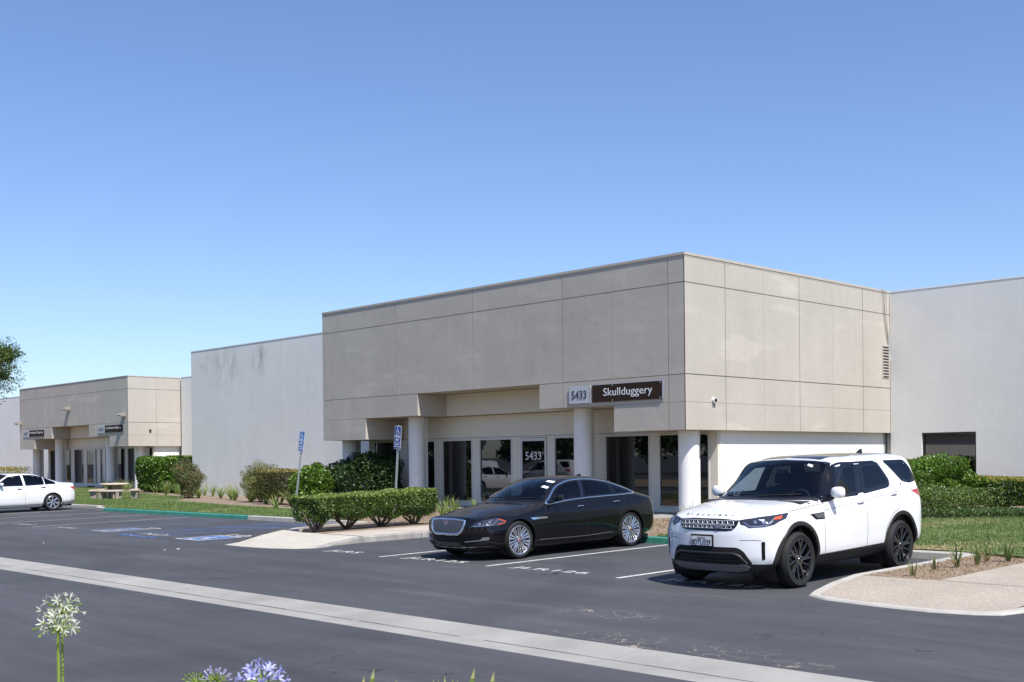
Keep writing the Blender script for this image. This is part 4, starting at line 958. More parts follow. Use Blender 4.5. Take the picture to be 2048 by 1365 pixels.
# ---- white SUV
def car_pose(X, Y, a): return (X, Y, SLOPE*(Y-16)), (0, SLOPE, a-math.pi/2)
def build_suv(label, X, Y, a, group=None):
    loc, rot = car_pose(X, Y, a)
    S_ = [
     (1.97, .07, .9, [(0, .25), (.74, .25), (.925, .37), (.975, .60), (.965, .84), (.905, .985), (.72, 1.062), (.38, 1.095), (0, 1.10)]),
     (1.60, .04, .9, [(0, .25), (.80, .25), (.965, .40), (.992, .64), (.985, .88), (.93, 1.03), (.76, 1.115), (.40, 1.155), (0, 1.165)]),
     (1.25, .10, .9, [(0, .27), (.80, .27), (.955, .40), (.99, .64), (.985, .92), (.935, 1.10), (.80, 1.165), (.42, 1.195), (0, 1.205)]),
     (1.12, .34, .9, [(0, .28), (.80, .28), (.945, .40), (.985, .64), (.982, .96), (.955, 1.12), (.895, 1.195), (.45, 1.222), (0, 1.235)]),
     (.70, .27, .85, [(0, .28), (.80, .28), (.945, .40), (.985, .64), (.982, .98), (.945, 1.13), (.87, 1.40), (.45, 1.500), (0, 1.525)]),
     (.36, .14, .74, [(0, .28), (.80, .28), (.945, .40), (.985, .64), (.982, 1.00), (.935, 1.15), (.745, 1.695), (.55, 1.735), (0, 1.765)]),
     (.10, .05, .74, [(0, .28), (.80, .28), (.945, .40), (.985, .64), (.982, 1.01), (.93, 1.17), (.73, 1.715), (.58, 1.775), (0, 1.815)]),
     (-.5, 0, 1, [(0, .28), (.80, .28), (.945, .41), (.985, .66), (.982, 1.04), (.925, 1.21), (.725, 1.735), (.60, 1.80), (0, 1.842)]),
     (-1.1, 0, 1, [(0, .28), (.80, .28), (.95, .42), (.99, .68), (.985, 1.07), (.92, 1.25), (.72, 1.742), (.60, 1.812), (0, 1.85)]),
     (-1.8, 0, 1, [(0, .28), (.78, .28), (.96, .44), (.992, .70), (.98, 1.10), (.91, 1.29), (.71, 1.745), (.59, 1.812), (0, 1.848)]),
     (-2.22, -.06, .9, [(0, .32), (.74, .32), (.93, .46), (.965, .72), (.955, 1.10), (.885, 1.32), (.70, 1.735), (.58, 1.79), (0, 1.825)]),
    ]
    front = ([(.22, 2.22), (.32, 2.30), (.45, 2.345), (.60, 2.35), (.78, 2.345), (.92, 2.32), (1.0, 2.28), (1.05, 2.20), (1.10, 2.08)], .30, .90, 2.6,
             [(0, .25), (.62, .25), (.82, .37), (.90, .55), (.905, .78), (.85, .93), (.68, 1.01), (.36, 1.045), (0, 1.055)])
    rear = ([(.30, -2.50), (.45, -2.60), (.75, -2.62), (1.1, -2.58), (1.4, -2.49), (1.65, -2.42), (1.85, -2.40)], .30, .90, 2.4,
            [(0, .33), (.60, .33), (.82, .46), (.88, .72), (.875, 1.08), (.81, 1.34), (.66, 1.68), (.50, 1.755), (0, 1.785)])
    c = Car('suv', label, loc, rot, 'paint_white', None, S_, front, rear, None, group)
    r_ = c.root
    # windscreen, in plan: base curve to top curve
    base = [(1.13-.36*(y/.88)**2, y) for y in np.linspace(-.88, .88, 13)]; top = [(.31-.13*(y/.715)**2, y) for y in np.linspace(.715, -.715, 13)]
    ws = base+top
    g = c.patch('windscreen', offset(ws, -.01), 'T', 'screen_glass', off=.002, grid=.09, cut=True, shrink=.028)
    c.ribbon('windscreen_frame', offset(ws, -.022), .055, 'T', 'gloss_black', off=.004, closed=True, parent=g)
    c.ribbon('cowl', [(x+.035, y) for x, y in base], .07, 'T', 'trim_black', off=.006, parent=g)
    for y0, y1 in ((.05, .62), (-.62, -.08)):
        p = [c.cast((1.10-.36*(y/.88)**2-.02-.05*abs(t), y), 'T', .014) for t, y in zip(np.linspace(0, 1, 6), np.linspace(y0, y1, 6))]
        b = MB(); b.tube(p, .008, seg=5); b.build('wiper', 'black_matte', g, world=False)
    c.patch('toll_tag', [(.40, .46), (.36, .46), (.36, .54), (.40, .54)], 'T', 'paper_white', off=.006, parent=g, grid=.1)
    # side windows
    WF = [(.66, 1.235), (.30, 1.45), (-.04, 1.69), (-.42, 1.703), (-.27, 1.235), (.1, 1.225)]; WR = [(-.57, 1.700), (-1.12, 1.712), (-1.30, 1.42), (-1.25, 1.335), (-1.16, 1.315), (-.42, 1.25)]
    WQ = [(-1.34, 1.726), (-2.00, 1.725), (-2.08, 1.64), (-2.18, 1.40), (-1.92, 1.365), (-1.70, 1.40)]
    for ax in 'LR':
        c.window(WF, ax, 'side_glass', .06, rnd=.04, name='window'); c.window(WR, ax, 'privacy_glass', .065, rnd=.05); c.window(WQ, ax, 'privacy_glass', .055, rnd=.05)
        c.ribbon('drip_rail', smoothline([(.30, 1.655), (.10, 1.70), (-.45, 1.716), (-1.06, 1.722)]), .03, ax, 'gloss_black', off=.003)
        c.patch('mirror_sail', [(.80, 1.23), (.79, 1.16), (.52, 1.19), (.52, 1.27)], ax, 'gloss_black', off=.004, grid=.04)
        # shut lines
        c.ribbon('door_gap', smoothline([(.745, 1.15), (.79, 1.0), (.807, .7), (.77, .43)]), .009, ax, 'gap_grey')
        c.ribbon('door_gap', smoothline([(-.35, 1.24), (-.39, 1.0), (-.41, .7), (-.41, .45)]), .009, ax, 'gap_grey')
        c.ribbon('door_gap', smoothline([(-1.28, 1.36), (-1.42, 1.20), (-1.38, 1.0), (-1.14, .88), (-.98, .68), (-.94, .46)]), .009, ax, 'gap_grey')
        c.ribbon('hood_gap', smoothline([(1.55, 1.075), (1.31, 1.102), (.98, 1.135), (.74, 1.152)]), .009, ax, 'gap_grey')
        c.ribbon('body_crease', smoothline([(.77, 1.056), (.33, 1.09), (-.11, 1.123), (-.7, 1.172), (-1.40, 1.234), (-2.10, 1.276)]), .007, ax, 'gap_grey')
        v = c.patch('side_vent', [(1.17, 1.018), (.81, 1.034), (.81, .935), (1.04, .938)], ax, 'gloss_black', off=.004, grid=.05)
        c.patch('vent_grille', [(1.08, 1.01), (.825, 1.022), (.825, .955), (1.0, .955)], ax, 'satin_silver', off=.008, grid=.05, parent=v)
        c.patch('sill_trim', [(.98, .425), (-1.02, .47), (-1.02, .33), (.98, .29)], ax, 'trim_black', off=.010, grid=.08, thick=.012)
        c.patch('tail_light', [(-1.88, 1.24), (-2.22, 1.272), (-2.26, 1.08), (-2.20, 1.08), (-2.08, 1.15)], ax, 'lamp_red', off=.004, grid=.05)
        c.patch('badge', [(-1.62+.028*math.cos(R(40*i)), 1.345+.018*math.sin(R(40*i))) for i in range(9)], ax, 'badge_grey', off=.004)
    handle(c, -.245, 1.118, 'paint_white', 'cup_grey'); handle(c, -1.29, 1.198, 'paint_white', 'cup_grey')
    c.arch(.475, .06, 'trim_black', .405, 1.4615, out=.012); c.arch(.475, .06, 'trim_black', .405, -1.4615, out=.012)
    # glass roof
    c.patch('glass_roof', rounded([(.16, -.53), (.16, .53), (-.75, .54), (-.75, -.54)], .06), 'T', 'gloss_black', off=.003, grid=.1)
    c.patch('glass_roof', rounded([(-.83, -.54), (-.83, .54), (-1.75, .53), (-1.75, -.53)], .06), 'T', 'gloss_black', off=.003, grid=.1)
    c.patch('spoiler_trim', rounded([(-2.05, -.5), (-2.05, .5), (-2.22, .5), (-2.22, -.5)], .04), 'T', 'gloss_black', off=.004, grid=.1)
    fin(r_, -1.92, 1.845, L=.17, h=.075)
    # front
    gr = c.patch('grille', rounded([(-.505, .978), (-.25, .994), (.25, .994), (.505, .978), (.485, .90), (.43, .842), (.34, .826), (-.34, .826), (-.43, .842), (-.485, .90)], .02), 'F', 'gloss_black', off=.004, grid=.05)
    for z0_, z1_ in ((.920, .965), (.862, .905)):
        e = .48 if z0_ > .9 else .455
        c.ribbon('grille_bar', [(-e, z1_), (e, z1_)], .011, 'F', 'grille_silver', off=.010, parent=gr, raise_=.006); c.ribbon('grille_bar', [(-e+.02, z0_), (e-.02, z0_)], .011, 'F', 'grille_silver', off=.010, parent=gr, raise_=.006)
        n = 11
        for i in range(n):
            y0_ = -e+.03+(2*e-.06)*i/n; w_ = (2*e-.06)/n
            c.ribbon('grille_bar', [(y0_, z0_), (y0_+w_*.3, z1_)], .0065, 'F', 'grille_silver', off=.010, parent=gr, raise_=.004); c.ribbon('grille_bar', [(y0_+w_*.62, z1_), (y0_+w_*.92, z0_)], .0065, 'F', 'grille_silver', off=.010, parent=gr, raise_=.004)
    c.patch('badge', [(.22+.055*math.cos(R(24*i)), .885+.028*math.sin(R(24*i))) for i in range(15)], 'F', 'satin_silver', off=.022, grid=.04, thick=.02, parent=gr)
    c.patch('badge_face', [(.22+.045*math.cos(R(24*i)), .885+.020*math.sin(R(24*i))) for i in range(15)], 'F', 'badge_grey', off=.024, grid=.04, parent=gr)
    HLd = [(-1.248, .978), (-1.169, .993), (-.95, 1.023), (-.697, 1.046), (-.516, 1.062), (-.588, .988), (-.708, .952), (-.787, .913), (-.93, .886), (-1.131, .874), (-1.17, .904), (-1.234, .92)]
    for f_ in (1, -1):
        ax = 'D' if f_ > 0 else 'E'
        hl = c.patch('headlight', HLd, ax, 'lamp_inner', off=.003, grid=.035)
        c.ribbon('running_light', [(-1.19, .951), (-1.114, .895), (-1.014, .895), (-.887, .912), (-.819, .956), (-.77, 1.0)], .015, ax, 'lens_white', off=.006, parent=hl)
        c.patch('amber_lens', [(-.76, 1.013), (-.63, 1.03), (-.67, .99), (-.777, .98)], ax, 'lamp_amber', off=.006, grid=.03, parent=hl)
        for cy_, rz in ((-1.04, .024), (-.93, .028)): c.patch('lens', [(cy_+rz*math.cos(R(30*i)), .953+rz*math.sin(R(30*i))) for i in range(12)], ax, 'lens_white', off=.007, grid=.04, parent=hl)
        c.patch('bumper_slot', rounded([(f_*y, z) for y, z in ((.795, .685), (.835, .685), (.832, .44), (.795, .432))], .012), 'F', 'gloss_black', off=.003, grid=.03)
        c.ribbon('bumper_crease', [(f_*y, z) for y, z in ((.53, .703), (.69, .706), (.795, .70))], .008, 'F', 'gap_grey', off=.0015)
    IN = rounded([(-.50, .604), (.50, .604), (.585, .55), (.685, .373), (-.685, .373), (-.585, .55)], .04)
    ik = c.patch('lower_intake', IN, 'F', 'gap_black', off=.004, grid=.06)
    fr_ = c.ribbon('intake_frame', [(-.615, .385), (-.53, .485), (-.46, .518), (.46, .518), (.53, .485), (.615, .385)], .034, 'F', 'trim_black', off=.016, parent=ik, raise_=.02)
    c.ribbon('intake_frame', [(-.47, .46), (.47, .46)], .010, 'F', 'trim_black', off=.012, parent=ik, raise_=.006); c.ribbon('intake_frame', [(-.52, .42), (.52, .42)], .010, 'F', 'trim_black', off=.012, parent=ik, raise_=.006)
    c.patch('skid_plate', [(-.60, .364), (.60, .364), (.64, .33), (.60, .285), (.45, .262), (-.45, .262), (-.60, .285), (-.64, .33)], 'F', 'skid_grey', off=.012, grid=.06, thick=.012)
    # letters on the hood edge
    for i, ch in enumerate('DISCOVERY'):
        y0_ = -.43+i*.097; me = text_mesh(ch); co = np.array([v.co[:] for v in me.vertices]); lo, hi = co.min(0), co.max(0); w_ = .048 if ch != 'I' else .012
        for v in me.vertices:
            yy = y0_+(v.co.x-lo[0])/(hi[0]-lo[0])*w_; t = (v.co.y-lo[1])/(hi[1]-lo[1])
            p = c.cast((2.235-.30*(abs(yy)/.9)**2.6-.036*t, yy), 'T', .004+.004*(v.co.z > 0)); v.co = p if p else Vector((2.1, yy, 1.05))
        link('hood_lettering', me, 'badge_grey', r_, world=False)
    # plate
    px = 2.375; b = MB(); b.box(px-.03, px, -.228, .148, .604, .773); pl = b.build('licence_plate', 'gloss_black', r_, world=False, bevel=.005)
    b = MB(); b.box(px, px+.004, -.212, .132, .618, .748); b.build('plate_face', 'paper_white', pl, world=False)
    text_obj('8DTU329', 'plate_number', (px+.005, -.20, .627), (0, 1, 0), (0, 0, 1), .32, .078, 'letter_dark', pl, depth=.003, world=False)
    text_obj('California', 'plate_script', (px+.005, -.11, .718), (0, 1, 0), (0, 0, 1), .14, .022, 'dark_red', pl, depth=.002, world=False)
    for sg in (1, -1):
        mirror(r_, .56, sg*1.055, 1.305, 'paint_white', .22, .17, .16)
        make_wheel(r_, 1.4615, sg*.985, .394, .394, .275, .30, 'turbine'); make_wheel(r_, -1.4615, sg*.985, .394, .394, .275, .30, 'turbine')
    interior(c, .40, -2.1, 1.05, .95, 1.19, .86, ((.05, .40), (.05, -.40), (-.85, .42), (-.85, 0), (-.85, -.42), (-1.65, .35), (-1.65, -.35)), zf=.22, belt=1.17)
    b = MB(); b.box(.34, .37, -.10, .10, 1.58, 1.64); b.build('rear_view_mirror', 'black_matte', r_, world=False, bevel=.01)
    b = MB(); b.box(-2.3, 2.1, -.7, .7, .24, .30); b.build('underbody', 'black_matte', r_, world=False)
    c.finish(8, 'trim_black', pillars=(1.245, 1.688, -1.16, 1.16)); return c
SUV = build_suv('white SUV parked nearest the camera with a glass roof and dark wheels', -9.716, 15.634, -.0079)

# ---- black saloon
def build_saloon():
    loc, rot = car_pose(-15.985, 16.45, -.0045)
    S_ = [
     (2.12, .08, .9, [(0, .18), (.72, .18), (.90, .27), (.935, .42), (.925, .58), (.86, .705), (.66, .80), (.36, .845), (0, .855)]),
     (1.80, .05, .9, [(0, .17), (.78, .17), (.925, .27), (.955, .45), (.945, .64), (.875, .775), (.68, .865), (.38, .905), (0, .915)]),
     (1.40, .08, .9, [(0, .16), (.78, .16), (.92, .25), (.955, .46), (.95, .68), (.885, .845), (.72, .915), (.40, .965), (0, .975)]),
     (1.12, .18, .9, [(0, .16), (.78, .16), (.905, .25), (.945, .46), (.945, .70), (.895, .89), (.80, .955), (.42, 1.005), (0, 1.02)]),
     (1.08, .27, .88, [(0, .16), (.78, .16), (.90, .25), (.942, .46), (.943, .71), (.90, .90), (.83, .985), (.45, 1.035), (0, 1.05)]),
     (.66, .24, .80, [(0, .16), (.78, .16), (.90, .25), (.942, .46), (.943, .72), (.895, .915), (.72, 1.19), (.42, 1.275), (0, 1.30)]),
     (.22, .10, .62, [(0, .16), (.78, .16), (.90, .25), (.942, .46), (.942, .73), (.885, .935), (.60, 1.375), (.42, 1.415), (0, 1.435)]),
     (-.25, .02, .6, [(0, .16), (.78, .16), (.90, .25), (.942, .47), (.942, .74), (.88, .955), (.588, 1.405), (.44, 1.445), (0, 1.468)]),
     (-.85, 0, 1, [(0, .16), (.78, .16), (.90, .26), (.942, .48), (.942, .76), (.872, .98), (.600, 1.38), (.45, 1.43), (0, 1.46)]),
     (-1.35, 0, 1, [(0, .16), (.78, .16), (.915, .27), (.95, .50), (.945, .78), (.868, 1.0), (.625, 1.285), (.45, 1.355), (0, 1.39)]),
     (-1.75, 0, 1, [(0, .17), (.78, .17), (.92, .28), (.95, .52), (.94, .80), (.862, 1.01), (.675, 1.17), (.48, 1.245), (0, 1.285)]),
     (-2.10, -.03, .9, [(0, .20), (.75, .20), (.90, .30), (.94, .52), (.925, .79), (.852, .995), (.68, 1.07), (.46, 1.125), (0, 1.15)]),
     (-2.42, -.10, .9, [(0, .24), (.70, .24), (.86, .33), (.905, .52), (.89, .77), (.82, .95), (.65, 1.02), (.42, 1.05), (0, 1.06)]),
    ]
    front = ([(.16, 2.41), (.24, 2.50), (.34, 2.54), (.48, 2.56), (.62, 2.555), (.74, 2.525), (.79, 2.48), (.84, 2.37)], .36, .90, 2.9,
             [(0, .18), (.60, .18), (.80, .26), (.88, .40), (.88, .55), (.81, .67), (.62, .755), (.34, .795), (0, .805)])
    rear = ([(.22, -2.62), (.36, -2.70), (.55, -2.715), (.8, -2.69), (.98, -2.66), (1.06, -2.62)], .34, .90, 2.3,
            [(0, .26), (.56, .26), (.78, .35), (.84, .52), (.83, .75), (.76, .91), (.58, .985), (.36, 1.015), (0, 1.025)])
    c = Car('saloon_car', 'black luxury saloon with chrome mesh grille, bright multi-spoke wheels and dust on its hood', loc, rot, 'paint_black', None, S_, front, rear, None)
    r_ = c.root
    base = [(1.09-.25*(y/.80)**2, y) for y in np.linspace(-.80, .80, 13)]; top = [(.25-.06*(y/.55)**2, y) for y in np.linspace(.57, -.57, 13)]
    ws = base+top
    g = c.patch('windscreen', offset(ws, -.01), 'T', 'screen_glass', off=.002, grid=.09, cut=True, shrink=.028)
    c.ribbon('windscreen_frame', offset(ws, -.022), .05, 'T', 'gloss_black', off=.004, closed=True, parent=g)
    for q in ([(.337, .41), (.266, .408), (.212, .555), (.29, .565)], [(.545, .48), (.47, .49), (.44, .60), (.51, .61)], [(.60, -.67), (.80, -.72), (.79, -.66), (.60, -.61)]):
        c.patch('window_sticker', q, 'T', 'paper_white', off=.007, grid=.1, parent=g)
    for y0, y1 in ((.0, .60), (-.62, -.10)):
        p = [c.cast((1.05-.30*(y/.8)**2-.03*t, y), 'T', .014) for t, y in zip(np.linspace(0, 1, 6), np.linspace(y0, y1, 6))]
        b = MB(); b.tube(p, .007, seg=5); b.build('wiper', 'black_matte', g, world=False)
    rb = [(-1.25-.0*(y/.5)**2, y) for y in np.linspace(-.50, .50, 7)]; rt = [(-2.02+.10*(y/.6)**2, y) for y in np.linspace(.60, -.60, 7)]
    c.patch('rear_window', rb[::-1]+rt[::-1], 'T', 'gloss_black', off=.003, grid=.09)
    UPR = smoothline([(.80, .985), (.69, 1.05), (.576, 1.125), (.325, 1.278), (.16, 1.335), (0, 1.372), (-.22, 1.393), (-.444, 1.399), (-.903, 1.369), (-1.297, 1.299), (-1.565, 1.212), (-1.794, 1.138), (-1.88, 1.098)], 3)
    LWR = smoothline([(-1.83, 1.078), (-1.426, 1.067), (-.9, 1.058), (-.312, 1.046), (.259, 1.016), (.74, .972)], 3); DLO = UPR+LWR
    fz = lambda L, x: float(np.interp(x, [p[0] for p in sorted(L)], [p[1] for p in sorted(L)]))
    def within(xb0, xt0, xb1, xt1):   # slice of the daylight opening between two leaning lines
        up_ = sorted([p for p in UPR if xt0 < p[0] < xt1]); lo = sorted([p for p in LWR if xb0 < p[0] < xb1])
        return [(xb0, fz(LWR, xb0)), *lo, (xb1, fz(LWR, xb1)), (xt1, fz(UPR, xt1)), *up_[::-1], (xt0, fz(UPR, xt0))]
    for ax in 'LR':
        for sl, m_ in (((-.20, -.34, .74, .79), 'side_glass'), ((-1.17, -1.20, -.30, -.42), 'side_glass'), ((-1.80, -1.85, -1.25, -1.26), 'side_glass')):
            W_ = offset(within(*sl), -.012); g = c.patch('window', W_, ax, m_, off=.001, grid=.06, cut=True, shrink=.018)
            c.ribbon('window_frame', offset(W_, -.008), .03, ax, 'gloss_black', off=.0025, closed=True, parent=g)
        c.ribbon('chrome_trim', offset(DLO, .004), .022, ax, 'chrome', off=.004, closed=True, raise_=.006)
        c.ribbon('chrome_trim', [(-.245, 1.05), (-.375, 1.385)], .008, ax, 'chrome', off=.008)
        c.ribbon('door_gap', smoothline([(.79, .96), (.93, .78), (1.02, .56), (1.06, .35)]), .008, ax, 'gap_black'); c.ribbon('door_gap', smoothline([(-.30, 1.03), (-.27, .8), (-.255, .6), (-.255, .33)]), .008, ax, 'gap_black')
        c.ribbon('door_gap', smoothline([(-1.47, 1.06), (-1.45, .96), (-1.33, .78), (-1.12, .5), (-.98, .35)]), .008, ax, 'gap_black'); c.ribbon('hood_gap', smoothline([(2.25, .76), (1.9, .84), (1.4, .895), (1.05, .935), (.85, .965)]), .008, ax, 'gap_black')
        c.ribbon('sill_trim', smoothline([(1.06, .325), (.4, .315), (-.5, .32), (-1.0, .345)]), .010, ax, 'satin_silver', off=.003)
        c.patch('side_vent', rounded([(1.30, .745), (.86, .745), (.84, .715), (1.24, .705)], .01), ax, 'chrome', off=.004, grid=.04)
        c.patch('tail_light', [(-2.38, .93), (-2.52, .92), (-2.50, .76), (-2.44, .72)], ax, 'lamp_red', off=.004, grid=.04); c.patch('side_reflector', [(-2.36, .52), (-2.46, .53), (-2.46, .49), (-2.36, .48)], ax, 'lamp_red', off=.004, grid=.04)
    handle(c, -.10, .885, 'chrome', 'gap_black', .17); handle(c, -1.17, .925, 'chrome', 'gap_black', .17)
    c.arch(.385, .035, 'paint_black', .352, 1.5785, out=.004); c.arch(.385, .035, 'paint_black', .352, -1.5785, out=.004)
    fin(r_, -1.0, 1.44, 'paint_black', .20, .05)
    c.patch('glass_roof', rounded([(.02, -.40), (.02, .40), (-.55, .40), (-.55, -.40)], .05), 'T', 'gloss_black', off=.002, grid=.1)
    # front
    GR = rounded([(-.45, .742), (-.2, .762), (.2, .762), (.45, .742), (.445, .65), (.395, .548), (.31, .492), (-.31, .492), (-.395, .548), (-.445, .65)], .05)
    gr = c.patch('grille', GR, 'F', 'gap_black', off=.004, grid=.05)
    c.ribbon('grille_surround', offset(GR, -.004), .030, 'F', 'chrome', off=.008, closed=True, parent=gr, raise_=.012)
    c.ribbon('grille_surround', [(-.435, .62), (-.39, .54), (-.30, .49), (.30, .49), (.39, .54), (.435, .62)], .040, 'F', 'chrome', off=.010, parent=gr, raise_=.014)
    def zone(y, z): return .505 < z < .752 and abs(y) < .435-(max(0, .60-z)*1.0)
    for sg in (1, -1):
        k = -1.0
        while k < 1.0:
            seg = [(y, .62+sg*(y-k)*.62) for y in np.linspace(-.43, .43, 80)]; seg = [p for p in seg if zone(*p)]
            if len(seg) > 3: c.ribbon('grille_mesh', [seg[0], seg[-1]], .009, 'F', 'satin_silver', off=.008, parent=gr, raise_=.004, step=.06)
            k += .052
    c.patch('badge', [(-.01+.038*math.cos(R(24*i)), .69+.038*math.sin(R(24*i))) for i in range(15)], 'F', 'chrome', off=.018, grid=.04, parent=gr, thick=.015)
    c.patch('badge_face', [(-.01+.029*math.cos(R(24*i)), .69+.029*math.sin(R(24*i))) for i in range(15)], 'F', 'dark_red', off=.0195, grid=.04, parent=gr)
    for f_ in (1, -1):
        ax = 'D' if f_ > 0 else 'E'
        hl = c.patch('headlight', [(-1.384, .621), (-1.324, .669), (-1.255, .712), (-1.091, .749), (-.908, .775), (-.848, .757), (-.713, .714), (-.752, .684), (-.878, .644), (-1.139, .635), (-1.335, .624)], ax, 'lamp_inner', off=.003, grid=.03)
        c.ribbon('running_light', [(-1.325, .637), (-1.148, .646), (-.946, .666), (-.906, .719), (-.858, .762)], .010, ax, 'lens_white', off=.006, parent=hl)
        c.ribbon('running_light', [(-1.148, .649), (-1.118, .71)], .008, ax, 'lens_white', off=.006, parent=hl)
        for cy_, cz_, rz in ((-1.20, .68, .022), (-1.02, .705, .026), (-.985, .735, .014)): c.patch('lens', [(cy_+rz*math.cos(R(30*i)), cz_+rz*math.sin(R(30*i))) for i in range(12)], ax, 'lens_white', off=.007, grid=.04, parent=hl)
        c.ribbon('amber_lens', [(-.858, .753), (-.73, .713), (-.762, .682), (-.869, .658)], .010, ax, 'lamp_amber', off=.006, parent=hl)
        b1 = c.patch('bumper_blade', [(f_*y, z) for y, z in ((.442, .366), (.715, .396), (.75, .441), (.844, .444), (.832, .391), (.737, .378), (.442, .35))], 'F', 'chrome', off=.012, grid=.04, thick=.012)
        c.patch('bumper_vent', [(f_*y, z) for y, z in ((.44, .345), (.736, .37), (.832, .383), (.792, .308), (.565, .285), (.44, .281))], 'F', 'gap_black', off=.004, grid=.05)
        c.ribbon('hood_crease', [(2.32, f_*.34), (1.8, f_*.42), (1.15, f_*.52)], .006, 'T', 'dusty_black', off=.002)
    li = c.patch('lower_intake', rounded([(-.365, .357), (.365, .357), (.32, .266), (-.32, .266)], .02), 'F', 'gap_black', off=.004, grid=.05)
    for sg in (1, -1):
        k = -.6
        while k < .6:
            seg = [(y, .30+sg*(y-k)*.7) for y in np.linspace(-.33, .33, 60)]; seg = [p for p in seg if .272 < p[1] < .35]
            if len(seg) > 3: c.ribbon('grille_mesh', [seg[0], seg[-1]], .008, 'F', 'badge_grey', off=.008, parent=li, step=.08)
            k += .06
    c.ribbon('bumper_lip', smoothline([(-.86, .28), (-.45, .258), (0, .245), (.45, .258), (.86, .28)]), .012, 'F', 'satin_silver', off=.006)
    for sg in (1, -1):
        mirror(r_, .60, sg*.99, 1.085, 'paint_black', .20, .13, .14)
        make_wheel(r_, 1.5785, sg*.935, .352, .352, .25, .272, 'fins'); make_wheel(r_, -1.5785, sg*.935, .352, .352, .27, .272, 'fins')
    interior(c, .25, -1.9, .95, .85, .96, .80, ((.0, .38), (.0, -.38), (-1.05, .40), (-1.05, -.40)), zf=.0, belt=.93)
    b = MB(); b.box(.34, .37, -.10, .10, 1.27, 1.33); b.build('rear_view_mirror', 'black_matte', r_, world=False, bevel=.01)
    b = MB(); b.box(-2.4, 2.2, -.7, .7, .15, .20); b.build('underbody', 'black_matte', r_, world=False)
    c.finish(0, dust=.80); return c
SAL = build_saloon()

